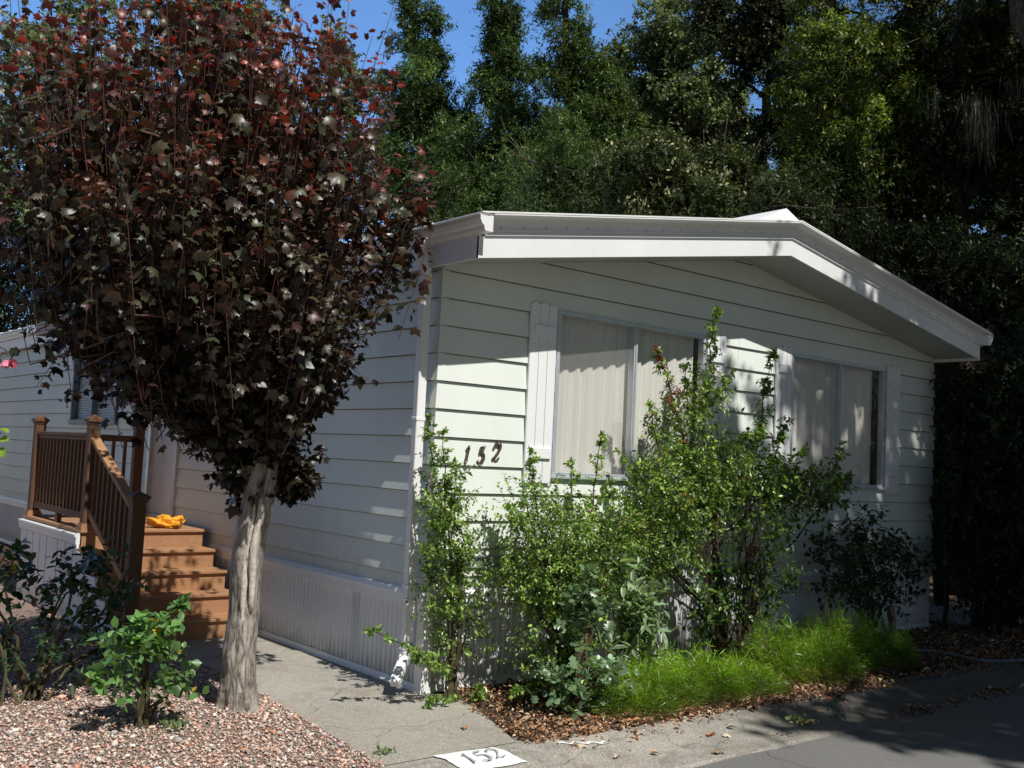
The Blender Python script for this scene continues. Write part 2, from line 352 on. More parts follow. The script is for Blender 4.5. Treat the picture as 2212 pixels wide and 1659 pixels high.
def twig_leaves(name, O, D, L, k, size, T, mat, rng, parent, palette, weights, wid=1.0, spread=.9, droop=.25, tuft=0, bright=None, szvar=.25):
    """leaves set along twigs: O origins, D directions, L lengths, k leaves each"""
    n = len(O); t = np.tile(np.linspace(.08, 1, k), (n, 1)) + rng.normal(size=(n, k)) * .03
    D = unit(D); side = unit(np.cross(D, rng.normal(size=(n, 3)))); up2 = np.cross(D, side)
    sag = np.array([0, 0, -1.0])
    P = O[:, None, :] + D[:, None, :] * (t * L[:, None])[:, :, None] + sag * ((t ** 2) * L[:, None] * droop * .5)[:, :, None]
    ang = np.arange(k)[None, :] * 2.4 + rng.uniform(0, 6.28, (n, 1))
    rad = np.cos(ang)[:, :, None] * side[:, None, :] + np.sin(ang)[:, :, None] * up2[:, None, :]
    LD = rad * spread + D[:, None, :] * (.35 + tuft * t[:, :, None]) + rng.normal(size=(n, k, 3)) * .25
    LD[:, :, 2] -= droop * .5
    LN = rad * -.3 + np.array([0, 0, 1.0]) + rng.normal(size=(n, k, 3)) * .45
    m = n * k; P = P.reshape(-1, 3); LD = LD.reshape(-1, 3); LN = LN.reshape(-1, 3)
    sz = size * np.clip(1 + szvar * rng.normal(size=m), .4, 1.8)
    V = leaf_verts(P, LD, LN, sz, T, wid)
    tint = pick(palette, weights, m, rng)
    if bright is not None: tint = tint * np.repeat(bright, k)[:, None]
    return np_mesh(name, V, T[1], m, mat, parent, np.clip(tint, .004, .95))

def twig_wood(mb, O, D, L, r, droop=.25):
    D = unit(D)
    for o, d, l in zip(O, D, L):
        o = Vector(o); d = Vector(d); e = o + d * float(l) - Vector((0, 0, l * droop * .5))
        mb.tube([o, (o + e) / 2 + Vector((0, 0, l * droop * .12)), e], [r, r * .8, r * .4], 3)

def path(a, b, n=4, wob=.08, sag=0):
    a, b = Vector(a), Vector(b); L = (b - a).length; out = []
    for i in range(n + 1):
        t = i / n; p = a.lerp(b, t)
        if 0 < i < n: p += Vector((random.gauss(0, 1), random.gauss(0, 1), random.gauss(0, .4))) * wob * L * .5
        p.z += sag * math.sin(math.pi * t) * L; out.append(p)
    return out

# ================================================================== SETTING
def sheet(name, pts, z, mat, kind='structure'):
    mb = MB(); mb.add([(x, y, z) for x, y in pts], [tuple(range(len(pts)))]); o = mb.build(name, mat); o['kind'] = kind; return o
sheet('ground', [(-400, -400), (400, -400), (400, 400), (-400, 400)], -.075, M_GROUND)
sheet('yard_soil', [(-14, -1.40), (30, -1.40), (30, 40), (-14, 40)], -.02, M_SOIL)
sheet('road', [(-80, -9.5), (80, -9.5), (80, -1.6), (-80, -1.6)], -.068, M_ASPH)
# rolled concrete gutter
xs = np.linspace(-40, 40, 321); prof = [(-1.20, -.006), (-1.31, 0.0), (-1.42, .004), (-1.56, -.012), (-1.72, -.038), (-1.88, -.052), (-2.03, -.050), (-2.05, -.072)]
mb = MB(); rg = np.random.default_rng(3)
V = []
for x in xs:
    wv = .035 * math.sin(x * .9) + .02 * math.sin(x * 2.3 + 1)
    ins = -.17 * min(1, max(0, (x - .0) / 3.2)) if x < 8 else -.17      # bed spills over the kerb towards the right
    for j, (y, z) in enumerate(prof):
        V.append((x, y + (ins + wv if j <= 1 else 0) * (.0 if x < .1 else 1) + (wv * .6 + rg.normal() * .006 if j >= 6 else 0), z))
n = len(prof); F = [(i * n + j, (i + 1) * n + j, (i + 1) * n + j + 1, i * n + j + 1) for i in range(len(xs) - 1) for j in range(n - 1)]
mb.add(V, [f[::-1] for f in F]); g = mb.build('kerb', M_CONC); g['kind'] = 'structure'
# walkway from the gutter to the steps, with a rounded corner on the bed side
walk = [(-1.16, -1.305), (-.22, -1.305), (-.12, -1.05), (.0, -.72), (.12, -.40), (.10, -.12), (-.02, -.02), (-.02, 6), (-1.0, 6), (-.95, 1.2), (-1.0, .4), (-1.10, -.83)]
o = sheet('walkway', walk, .004, M_WALK)
# gravel bed base
sheet('gravel_bed', [(-9, -1.32), (-1.13, -1.32), (-1.07, -.83), (-.97, .4), (-.92, 1.2), (-.97, 8), (-9, 8)], .0, M_GBED)
sheet('side_path', [(7.6, -1.1), (9.3, -1.1), (9.3, 14), (7.6, 14)], -.008, M_WALK)

# gravel stones
def stones():
    rng = np.random.default_rng(5)
    n1 = 60000
    x = rng.uniform(-4.2, -.95, n1); y = rng.uniform(-1.5, 4.2, n1)
    keep = (x < np.where(y < .4, -1.10 + (y + .83) * .09, -.98) + rng.normal(size=n1) * .012)
    keep &= rng.uniform(size=n1) < np.clip(1.25 - (y + 1.5) / 6.5, .35, 1)
    x, y = x[keep], y[keep]; n = len(x)
    P = np.stack([x, y, rng.uniform(.002, .014, n)], 1)
    base = np.array([[1, 0, 0], [0, 1, 0], [-1, 0, 0], [0, -1, 0], [0, 0, 1], [0, 0, -1]], float)
    b = base[None] * (1 + rng.uniform(-.35, .35, (n, 6, 1))) + rng.normal(size=(n, 6, 3)) * .16
    sc = rng.uniform(.4, 1.25, (n, 1, 3)) * np.array([1, .75, .42]) * (.0108 * rng.lognormal(0, .42, (n, 1, 1)))
    b = b * sc; a = rng.uniform(0, 6.28, n); c, s = np.cos(a), np.sin(a)
    tl = rng.normal(size=n) * .35
    x2 = b[:, :, 0]; z2 = b[:, :, 2]; bx = x2 * np.cos(tl)[:, None] - z2 * np.sin(tl)[:, None]; bz = x2 * np.sin(tl)[:, None] + z2 * np.cos(tl)[:, None]
    X = bx * c[:, None] - b[:, :, 1] * s[:, None]; Y = bx * s[:, None] + b[:, :, 1] * c[:, None]
    V = np.stack([X, Y, bz], 2) + P[:, None, :]
    pal = [(.68, .42, .33), (.72, .53, .42), (.42, .37, .34), (.60, .50, .43), (.76, .66, .55), (.85, .80, .72), (.66, .32, .21), (.28, .26, .25)]
    tint = pick(pal, [24, 22, 14, 20, 13, 3, 6, 6], n, rng, .18)
    F = [(0, 1, 4), (1, 2, 4), (2, 3, 4), (3, 0, 4), (1, 0, 5), (2, 1, 5), (3, 2, 5), (0, 3, 5)]
    o = np_mesh('gravel', V.reshape(-1, 3), F, n, M_STONE, None, tint)
    tag(o, 'reddish brown and grey crushed rock chips covering the bed left of the walkway', 'gravel', kind='stuff')
stones()

def litter():
    rng = np.random.default_rng(6)
    def cloud(n, x0, x1, yf, zf=.0):
        x = rng.uniform(x0, x1, n); lo, hi = yf(x); y = lo + (hi - lo) * rng.beta(1.0, 1.0, n); return x, y
    parts = []
    x, y = cloud(11000, -.15, 7.5, lambda x: (-1.36 - .13 * np.clip(x / 3.2, 0, 1) + 0 * x, -.05 + 0 * x)); parts.append((x, y))
    x, y = cloud(7500, -.2, 3.6, lambda x: (-1.40 - .13 * np.clip(x / 3.2, 0, 1), -.95 + 0 * x)); parts.append((x, y))
    x, y = cloud(6000, 4.3, 14, lambda x: (-1.55 + 0 * x, 1.2 + 0 * x)); parts.append((x, y))
    x = 2.6 + 5.4 * rng.beta(1, 2, 620) ; x = x + .25 * np.sin(x * 5); parts.append((x, -1.99 + rng.normal(size=620) * .035)); x = rng.uniform(-.1, 8, 500); parts.append((x, -1.50 + rng.normal(size=500) * .06))
    x = np.concatenate([p[0] for p in parts]); y = np.concatenate([p[1] for p in parts])
    edge = -.22 + (y + 1.36) * .26
    keep = ~((x < np.minimum(.16, edge + .02)))
    x, y = x[keep], y[keep]; n = len(x)
    P = np.stack([x, y, rng.uniform(.0, .03, n) + np.interp(-y, [1.42, 1.56, 1.72, 1.88], [0, -.022, -.048, -.062])], 1)
    D = rng.normal(size=(n, 3)); D[:, 2] *= .25; N = np.array([0, 0, 1.0]) + rng.normal(size=(n, 3)) * .55
    sz = rng.uniform(.012, .042, n) * (1 + (rng.uniform(size=n) < .06) * .8)
    V = leaf_verts(P, D, N, sz, T_OVAL, .9, 3.0)
    tint = pick([(.42, .23, .13), (.55, .36, .22), (.24, .14, .085), (.66, .50, .34), (.12, .08, .055), (.58, .26, .10)], [4, 4, 4, 3, 4, 1], n, rng, .2)
    o = np_mesh('leaf_litter', V, T_OVAL[1], n, M_LITTER, None, tint)
    tag(o, 'dry brown and orange leaf litter covering the planting bed soil', 'leaf litter', kind='stuff')
litter()

# loose leaves on the gutter and road
def loose():
    rng = np.random.default_rng(9)
    spots = [(.05, -1.52), (.42, -1.78), (1.02, -1.72), (1.18, -1.78), (1.28, -1.66), (1.95, -1.85), (2.3, -1.7), (2.55, -1.55), (2.75, -1.9), (3.3, -1.8),
             (3.6, -1.95), (4.1, -1.8), (.62, -1.5), (.2, -1.75), (-.3, -.9), (.8, -1.93), (4.4, -1.65), (3.9, -2.6), ]
    for i, (x, y) in enumerate(spots):
        P = np.zeros((1, 3)); a = rng.uniform(0, 6.28)
        V = leaf_verts(P, np.array([[math.cos(a), math.sin(a), .12]]), np.array([[.2 * rng.normal(), .2 * rng.normal(), 1]]), [rng.uniform(.045, .085)], T_OVAL if i % 3 else T_MAPLE, 1.1, 2.5)
        t = pick([(.45, .20, .09), (.48, .33, .20), (.60, .50, .36)], [2, 2, 2], 1, rng, .1)
        T = T_OVAL if i % 3 else T_MAPLE
        o = np_mesh('fallen_leaf', V, T[1], 1, M_LITTER, None, t)
        z = float(np.interp(-y, [1.3, 1.42, 1.56, 1.72, 1.88, 2.03, 2.06], [0, .004, -.012, -.038, -.052, -.05, -.068])) + .012
        o.location = (x, y, z)
        tag(o, 'dry orange-brown leaf lying loose on the concrete gutter, walkway or road edge', 'leaf', 'loose fallen leaves on the pavement')
loose()

# ================================================================== HOUSE
W_, LEN = 6.93, 16.0
home = empty('mobile_home', (0, 0, 0))
tag(home, 'single-storey pale grey-green mobile home with lap siding and white trim', 'house')
def fb(x):          # underside of the front rake
    return 3.005 + (x + .1) * .170 if x < 3.42 else 3.603 - (x - 3.42) * .1655
ROWS = [3.8 - .2 * k for k in range(0, 17)]
def lap(name, P0, U, OUT, length, zmin, zmax, openings=(), seams=(), clip=False, mat=M_SIDING):
    P0, U, OUT = Vector(P0), Vector(U), Vector(OUT); mb = MB()
    def emit(u0, u1, za, zb, z0, z1):
        if u1 - u0 < .002 or zb - za < .002: return
        oa = .024 - .019 * (za - z0) / (z1 - z0); ob = .024 - .019 * (zb - z0) / (z1 - z0)
        p = lambda u, z, out: P0 + U * u + Vector((0, 0, z)) + OUT * out
        vs = [p(u0, za, oa), p(u1, za, oa), p(u1, zb, ob), p(u0, zb, ob), p(u0, za, 0), p(u1, za, 0), p(u1, zb, 0), p(u0, zb, 0)]
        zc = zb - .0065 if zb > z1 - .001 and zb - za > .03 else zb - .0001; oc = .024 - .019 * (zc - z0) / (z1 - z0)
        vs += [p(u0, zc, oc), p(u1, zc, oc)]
        mb.add(vs, [(0, 1, 9, 8), (8, 9, 2, 3), (4, 5, 1, 0), (3, 2, 6, 7), (1, 5, 6, 2), (4, 0, 3, 7)])
    for z0 in ROWS:
        z1 = z0 + .2
        if z1 <= zmin or z0 >= zmax: continue
        za, zb = max(z0, zmin), min(z1, zmax)
        cuts = sorted({0, length, *[u for o in openings for u in o[:2]], *seams})
        for a, b in zip(cuts, cuts[1:]):
            m = (a + b) / 2; spans = [(za, zb)]
            for (u0, u1, w0, w1) in openings:
                if u0 < m < u1:
                    ns = []
                    for s0, s1 in spans:
                        if w1 <= s0 or w0 >= s1: ns.append((s0, s1)); continue
                        if w0 > s0: ns.append((s0, w0))
                        if w1 < s1: ns.append((w1, s1))
                    spans = ns
            gp = .0015
            for s0, s1 in spans: emit(a + (gp if a in seams else 0), b - (gp if b in seams else 0), s0, s1, z0, z1)
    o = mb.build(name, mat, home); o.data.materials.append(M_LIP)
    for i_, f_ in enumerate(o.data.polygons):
        if i_ % 6 in (1, 2): f_.material_index = 1  # olive grime on lap undersides, and grime plus painted shadow line just below
    if clip:
        bm = bmesh.new(); bm.from_mesh(o.data)
        for a, b in ((-.1, 3.42), (3.42, 7.2)):
            za, zb = fb(a) + .03, fb(b) + .03
            nrm = Vector((-(zb - za), 0, b - a)).normalized()
            geom = bm.verts[:] + bm.edges[:] + bm.faces[:]
            bmesh.ops.bisect_plane(bm, geom=geom, plane_co=(a, 0, za), plane_no=nrm, clear_outer=True)
        bm.to_mesh(o.data); bm.free()
    return o
WIN1 = (1.10, 2.89, 1.545, 2.85); WIN2 = (4.19, 5.88, 1.545, 2.83)
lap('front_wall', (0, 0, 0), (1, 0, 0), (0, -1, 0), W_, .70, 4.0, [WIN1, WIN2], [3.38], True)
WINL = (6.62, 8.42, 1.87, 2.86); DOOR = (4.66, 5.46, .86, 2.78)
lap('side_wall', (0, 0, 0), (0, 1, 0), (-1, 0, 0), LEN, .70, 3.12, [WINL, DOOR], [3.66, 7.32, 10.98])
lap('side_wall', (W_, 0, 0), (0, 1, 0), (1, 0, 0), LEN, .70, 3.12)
MB().box(0, LEN, .7, W_, LEN + .02, 3.05).build('back_wall', M_SIDING, home)
MB().box(.12, .35, .05, W_ - .12, LEN - .1, 3.04).build('inner_walls', M_DARK, home)
# corner caps, one per course
mb = MB()
for cx, sg in ((0, 1), (W_, -1)):
    mb = MB()
    for z0 in ROWS:
        if z0 < .6 or z0 > 3.0: continue
        za = max(z0, .705); zb = min(z0 + .2, fb(0) + .01)
        oa, ob = .0275, .0085
        A = [(cx - sg * oa, -oa, za), (cx + sg * .055, -oa, za), (cx + sg * .055, -ob, zb), (cx - sg * ob, -ob, zb), (cx - sg * oa, .055, za), (cx - sg * ob, .055, zb), (cx + sg * .055, .0, za), (cx, .055, za), (cx, 0, za)]
        mb.add(A, [(0, 1, 2, 3), (0, 3, 5, 4), (0, 8, 6, 1), (0, 4, 7, 8)])
    mb.build('corner_trim', M_SIDING, home)

# soffit, fascia, rake trim (swept along the rake)
def rake_sweep(name, prof, mat, x0=-.1, x1=W_ + .03, closed=False):
    """prof: list of (y, dz)"""
    mb = MB(); xsn = [x0, 3.42, x1]; V = []
    for x in xsn:
        for y, dz in prof: V.append((x, y, fb(x) + dz))
    m = len(prof); F = []
    for i in range(2):
        for j in range(m - 1 + (1 if closed else 0)):
            j2 = (j + 1) % m; F.append((i * m + j, i * m + j2, (i + 1) * m + j2, (i + 1) * m + j))
    F.append(tuple(range(m))); F.append(tuple(2 * m + j for j in reversed(range(m))))
    mb.add(V, F); return mb.build(name, mat, home)
rake_sweep('soffit', [(-.515, .018), (0.03, .018), (0.03, .03), (-.515, .03)], M_SOFFIT, -.085, W_ + .015, True)
rake_sweep('fascia', [(-.535, .0), (-.516, .0), (-.516, .152), (-.535, .152)], M_WHITE, closed=True)
rake_sweep('rake_trim', [(-.52, .152), (-.549, .152), (-.549, .168), (-.541, .171), (-.541, .178), (-.553, .181), (-.553, .192), (-.536, .197), (-.540, .225), (-.572, .262), (-.640, .281), (-.640, .299), (-.52, .306)], M_WHITE, -.055, W_ + .06, True)
# screws along the trim
mb = MB()
for i in range(34):
    x = .08 + i * .205
    z = fb(x) + .212
    MB().tube([(x, -.536, z), (x, -.546, z)], .0045, 6).build('screw_head', M_GREYVENT, home)
# roof
mb = MB()
def rz(x): return fb(x) + .305
for a, b in ((-.165, 3.42), (3.42, W_ + .10)):
    ln = 24
    mb.add([(a, -.643, rz(a)), (b, -.643, rz(b)), (b, LEN + .4, rz(b)), (a, LEN + .4, rz(a)), (a, -.643, rz(a) - .012), (b, -.643, rz(b) - .012), (b, LEN + .4, rz(b) - .012), (a, LEN + .4, rz(a) - .012)],
           [(0, 1, 2, 3), (7, 6, 5, 4), (0, 4, 5, 1), (1, 5, 6, 2), (2, 6, 7, 3), (3, 7, 4, 0)])
for k in range(30):     # standing seams
    y = .0 + k * .55
    for a, b in ((-.16, 3.40), (3.44, W_ + .09)):
        mb.bar((a, y, rz(a) + .006), (b, y, rz(b) + .006), .03, .014)
mb.build('roof', M_WHITE, home)
# ridge cap, a raised peaked cover that starts at the front edge
mb = MB(); rzm = rz(3.42)
xa, xb = 3.05, 3.80
V = [(3.30, -.585, rzm - .01), (3.44, -.59, rzm + .012), (3.58, -.585, rzm - .01), (xa, -.30, rz(xa) + .004), (3.46, -.44, rzm + .150), (xb, -.30, rz(xb) + .004),
     (xa, LEN, rz(xa) + .004), (3.46, LEN, rzm + .150), (xb, LEN, rz(xb) + .004)]
mb.add(V, [(0, 1, 4, 3), (1, 2, 5, 4), (3, 4, 7, 6), (4, 5, 8, 7)])
mb.build('ridge_cap', M_WHITE, home)
# eave boards and gutters along both sides
for sg, x0 in ((-1, -.10), (1, W_ + .03)):
    MB().box(x0, -.533, 3.005, x0 - sg * .018, LEN, 3.178).build('fascia', M_WHITE, home)
    mb = MB()
    pr = [(0, 0), (.055, .0), (.066, .02), (.066, .035), (.085, .055), (.098, .085), (.098, .112), (.106, .120), (.112, .120), (.112, .108), (.106, .108)]
    V = []
    for y in (-.64, LEN):
        for a, b in pr: V.append((x0 - sg * .033 + sg * a * 1.12, y, 3.172 + b * .9))
    m = len(pr); F = [(j, j + 1, m + j + 1, m + j) for j in range(m - 1)]
    V2 = [(x0 - sg * .033 + sg * a * 1.12, -.642, 3.172 + b * .9) for a, b in pr[:8]] + [(x0 - sg * .033, -.642, 3.282)]
    mb.add(V, F); mb.add(V2, [tuple(range(len(V2)))]); mb.add([(x0 - sg * .033, -.642, 3.172), (x0 - sg * .033, -.53, 3.178), (x0 - sg * .033, -.53, 3.286), (x0 - sg * .033, -.642, 3.286)], [(0, 1, 2, 3)])
    # inner flare of the end cap
    mb.add([(x0 - sg * .033, -.643, 3.282), (x0 + sg * .078, -.643, 3.284), (x0 + sg * .086, -.651, 3.291), (x0 - sg * .033, -.651, 3.294)], [(0, 1, 2, 3)])
    mb.build('gutter', M_WHITE, home)
    MB().box(x0 + sg * .0, -.642, 3.276, x0 + sg * .066, LEN + .3, 3.286).build('drip_edge', M_WHITE, home)
# downspout
mb = MB()
xo, yo = -.090, .085
mb.box(xo - .036, yo - .03, .22, xo + .036, yo + .03, 2.98)
mb.bar((xo, yo, 2.975), (xo - .06, yo, 3.12), .06, .07, (0, 1, 0)); mb.box(xo - .095, yo - .03, 3.10, xo - .03, yo + .03, 3.19)
for zz in (.245, .27, .295):
    mb.box(xo - .040, yo - .034, zz, xo + .040, yo + .034, zz + .01)
mb.bar((xo, yo, .25), (xo - .16, yo - .12, .09), .07, .06)
for z in (.72, 1.9, 2.8): mb.box(xo - .040, yo - .034, z, xo + .040, yo + .034, z + .03)
mb.build('downspout', M_WHITE, home, bevel=.006)

# skirting
def skirt(name, P0, U, OUT, length, perf=None):
    P0, U, OUT = Vector(P0), Vector(U), Vector(OUT); mb = MB()
    pitch = .062; n = int(length / pitch); pr = []
    for i in range(n + 1):
        u = i * pitch; wide = (i % 4 == 0)
        pr += [(u, .0), (u + .034 if not wide else u + .040, .0), (u + .040 if not wide else u + .044, .011), (u + pitch - .006, .011)]
    p = lambda u, z, out: P0 + U * min(u, length) + Vector((0, 0, z)) + OUT * out
    V = [p(u, .02, o_) for u, o_ in pr] + [p(u, .62, o_) for u, o_ in pr]; m = len(pr)
    mb.add(V, [(j, j + 1, m + j + 1, m + j) for j in range(m - 1)])
    sk_ = mb.build(name, M_SKIRT, home)
    def ext(nm, pf, seam=2.4):
        mb = MB(); V = []
        us = [0]; 
        for a in np.arange(0, length, seam):
            b = min(a + seam - .003, length)
            V = [p(a, z, o_) for o_, z in pf] + [p(b, z, o_) for o_, z in pf]; k = len(pf)
            mb.add(V, [(j, j + 1, k + j + 1, k + j) for j in range(k - 1)] + [tuple(range(k)), tuple(reversed(range(k, 2 * k)))])
        mb.build(nm, M_WHITE, home)
    ext('skirting_rail', [(.0, .70), (.012, .708), (.030, .700), (.042, .668), (.042, .66), (.034, .655), (.034, .592), (.018, .590), (.0, .590)])
    ext('base_rail', [(.0, .05), (.016, .05), (.020, .02), (.036, .012), (.036, 0.0), (0, 0)], 3.1)
    if perf:
        k = NT('perforated_panel'); vo = k.n('ShaderNodeTexVoronoi'); vo.inputs['Scale'].default_value = 95; vo.inputs['Randomness'].default_value = 0; k.l(k.coords(), vo.inputs['Vector'])
        k.base(k.ramp(vo.outputs['Distance'], [(.28, (.10, .10, .11)), (.36, (.66, .67, .68))])); k.set(.5)
        for a in perf:
            MB().add([p(a, .06, .0135), p(a + .035, .06, .0135), p(a + .035, .58, .0135), p(a, .58, .0135)], [(0, 1, 2, 3)]).build('vent_panel', k.m, home)
skirt('skirting', (0, 0, 0), (1, 0, 0), (0, -1, 0), W_, [2.66, 2.73])
skirt('skirting', (0, 0, 0), (0, 1, 0), (-1, 0, 0), LEN, [.86, .92, 3.3])
skirt('skirting', (W_, 0, 0), (0, 1, 0), (1, 0, 0), LEN)
# corner post of the skirting
MB().box(-.035, -.035, .0, .05, .0, .60).box(-.035, 0, 0, 0, .05, .60).build('skirting_corner', M_WHITE, home)

# front windows
def front_window(x0, x1, z0, z1, screen_left, gap):
    f = MB(); t = .032; ya, yb = -.036, .03
    f.box(x0, ya, z1 - t, x1, yb, z1); f.box(x0, ya, z0, x1, yb, z0 + t)
    f.box(x0, ya + .001, z0 + t, x0 + t, yb, z1 - t); f.box(x1 - t, ya + .001, z0 + t, x1, yb, z1 - t)
    xm = (x0 + x1) / 2 + .0
    f.box(xm - .022, ya + .004, z0 + t, xm + .022, yb, z1 - t)
    f.box(xm - .008, ya - .004, z0 + t, xm + .008, ya + .003, z1 - t)
    f.box(x0 + t, ya + .008, z0 + t, x0 + t + .014, yb, z1 - t)
    f.box(x0 - .012, ya - .012, z0 - .018, x1 + .012, ya + .008, z0 + .004)
    win = f.build('window', M_FRAME, home, bevel=.003)
    MB().add([(x0 + t, -.012, z0 + t), (xm - .02, -.012, z0 + t), (xm - .02, -.012, z1 - t), (x0 + t, -.012, z1 - t)], [(0, 1, 2, 3)]).build('pane', M_SCREEN, win)
    MB().add([(xm + .02, -.003, z0 + t), (x1 - t, -.003, z0 + t), (x1 - t, -.003, z1 - t), (xm + .02, -.003, z1 - t)], [(0, 1, 2, 3)]).build('pane', M_GLASS, win)
    # pleated curtain
    mb = MB(); xx = x0 + .02; V = []; i = 0; xe = x1 - gap
    rr = random.Random(int(x0 * 10)); xsn = []
    while xx < xe:
        wdt = rr.uniform(.055, .09); a = .017 if i % 2 else -.012
        xsn += [(xx, -a * .6), (xx + wdt * .42, a * rr.uniform(.6, 1.3)), (xx + wdt * .85, a * rr.uniform(.5, 1.0))]; xx += wdt; i += 1
    for x, a in xsn: V.append((min(x, xe), .085 + a, z0 - .03))
    for x, a in xsn: V.append((min(x, xe), .085 + a * .7, z1 + .03))
    m = len(xsn); mb.add(V, [(j, j + 1, m + j + 1, m + j) for j in range(m - 1)])
    mb.build('curtain', M_CURTAIN, win)
    k = MB(); k.box(x0 - .02, .03, z0 - .05, x0, .34, z1 + .05); k.box(x1, .03, z0 - .05, x1 + .02, .34, z1 + .05); k.box(x0, .03, z1, x1, .34, z1 + .02); k.box(x0, .03, z0 - .02, x1, .34, z0)
    k.build('window_reveal', simple('reveal_wood', (.22, .17, .12)), win)
front_window(*WIN1, True, .045); front_window(*WIN2, True, .05)
# shutters
def shutter(x0, x1):
    zb, zt = 1.49, 2.875; wd = (x1 - x0) / 3
    mb = MB()
    for i in range(3):
        a = x0 + i * wd + (.002 if i else 0); b = x0 + (i + 1) * wd - .002
        zz = zt + (.004 if i == 1 else -.003)
        V = []; n = 7
        for y in (-.026, -.044):
            V += [(a, y, zb), (b, y, zb)] + [(b - (b - a) * j / n, y, zz - .012 + .016 * math.sin(math.pi * j / n)) for j in range(n + 1)]
        m = n + 3
        mb.add(V, [tuple(m + j for j in range(m)), tuple(reversed(range(m)))] + [(j, (j + 1) % m, m + (j + 1) % m, m + j) for j in range(m)])
    s_ = mb.build('shutter', M_SHUTTER, home)
    for z in (2.62, 1.675):
        MB().box(x0 + .035, -.062, z, x1 - .02, -.0445, z + .085).build('batten', M_SHUTTER, s_, bevel=.004)
for a, b in ((.815, 1.085), (2.905, 3.165), (3.93, 4.175), (5.905, 6.165)): shutter(a, b)

# side window with blinds
y0, y1, z0, z1 = WINL; f = MB(); t = .04
f.box(-.05, y0, z1 - t, .03, y1, z1); f.box(-.06, y0 - .02, z0 - .02, .03, y1 + .02, z0 + t)
f.box(-.049, y0, z0 + t, .03, y0 + t, z1 - t); f.box(-.049, y1 - t, z0 + t, .03, y1, z1 - t); ym = 7.56; f.box(-.045, ym - .02, z0 + t, .03, ym + .02, z1 - t)
win = f.build('window', M_DARKFRAME, home, bevel=.003)
for a, b in ((y0 + t, ym - .02), (ym + .02, y1 - t)):
    MB().add([(-.012, a, z0 + t), (-.012, b, z0 + t), (-.012, b, z1 - t), (-.012, a, z1 - t)], [(0, 1, 2, 3)]).build('pane', M_SIDEGLASS, win)
mb = MB(); z = z0 + .03; k = 0
while z < z1 - .02:
    n = 14; V = []
    for i in range(n + 1):
        y = y0 + .03 + (y1 - y0 - .06) * i / n; wv = .006 * math.sin(i * .9 + z * 9) + .004 * math.sin(i * 2.1)
        V += [(.035, y, z + wv), (.044, y, z + .0285 + wv)]
    mb.add(V, [(2 * i, 2 * i + 2, 2 * i + 3, 2 * i + 1) for i in range(n)]); z += .034
mb.build('blind', M_BLIND, win)
MB().box(.09, y0 - .1, z0 - .1, .10, y1 + .1, z1 + .1).build('window_reveal', M_GREYVENT, win)
# door
y0, y1, z0, z1 = DOOR
d = MB().box(-.012, y0 + .05, z0 + .02, .02, y1 - .05, z1 - .05).build('door', M_DOOR, home)
for zz in (1.0, 1.42, 1.85, 2.25):
    for a, b in ((y0 + .11, (y0 + y1) / 2 - .03), ((y0 + y1) / 2 + .03, y1 - .11)):
        mb = MB(); hh = .32
        mb.box(-.017, a, zz, -.0125, b, zz + .012); mb.box(-.017, a, zz + hh - .012, -.0125, b, zz + hh); mb.box(-.017, a, zz + .012, -.0125, a + .012, zz + hh - .012); mb.box(-.017, b - .012, zz + .012, -.0125, b, zz + hh - .012)
        mb.build('door_panel', M_DOOR, d)
MB().tube([(-.02, y0 + .11, 1.83), (-.06, y0 + .11, 1.83), (-.075, y0 + .11, 1.83)], [.012, .012, .028], 10).build('handle', M_FRAME, d)
mb = MB(); mb.box(-.045, y0 - .03, z0 - .02, .03, y0 + .045, z1); mb.box(-.045, y1 - .045, z0 - .02, .03, y1 + .03, z1); mb.box(-.047, y0 - .03, z1 - .045, .03, y1 + .03, z1 + .03); mb.box(-.055, y0 + .045, z0 - .02, .03, y1 - .045, z0 + .02)
mb.build('door_frame', M_FRAME, home)
# small grey louvre on the front wall
v = MB().box(.24, -.040, .862, .66, -.005, .872).box(.24, -.040, .935, .66, -.005, .945).box(.24, -.040, .872, .25, -.005, .935).box(.65, -.040, .872, .66, -.005, .935).build('wall_vent', M_GREYVENT, home)
mb = MB()
for i in range(10): mb.bar((.265 + i * .04, -.026, .872), (.285 + i * .04, -.026, .935), .004, .02, (0, 1, 0))
mb.build('vent_slat', M_GREYVENT, v)

# numbers
def ribbon(mb, pts, P0, U, Vv, Nn, wA, th):
    """pen stroke of varying width; pts (x,y,width)"""
    P0, U, Vv, Nn = map(Vector, (P0, U, Vv, Nn)); L = []; R = []
    for i, (x, y, w_) in enumerate(pts):
        a = pts[max(i - 1, 0)]; b = pts[min(i + 1, len(pts) - 1)]; dx, dy = b[0] - a[0], b[1] - a[1]; q = math.hypot(dx, dy) or 1
        nx, ny = -dy / q * w_ / 2, dx / q * w_ / 2
        L.append((x + nx, y + ny)); R.append((x - nx, y - ny))
    P = lambda c, o_: P0 + U * c[0] * wA + Vv * c[1] * wA + Nn * o_
    m = len(pts); V = [P(c, th) for c in L] + [P(c, th) for c in R] + [P(c, 0) for c in L] + [P(c, 0) for c in R]
    F = [(j, m + j, m + j + 1, j + 1) for j in range(m - 1)] + [(j, j + 1, 2 * m + j + 1, 2 * m + j) for j in range(m - 1)] + [(m + j + 1, m + j, 3 * m + j, 3 * m + j + 1) for j in range(m - 1)]
    F += [(0, 2 * m, 3 * m, m), (m - 1, 2 * m - 1, 4 * m - 1, 3 * m - 1)]
    mb.add(V, F)
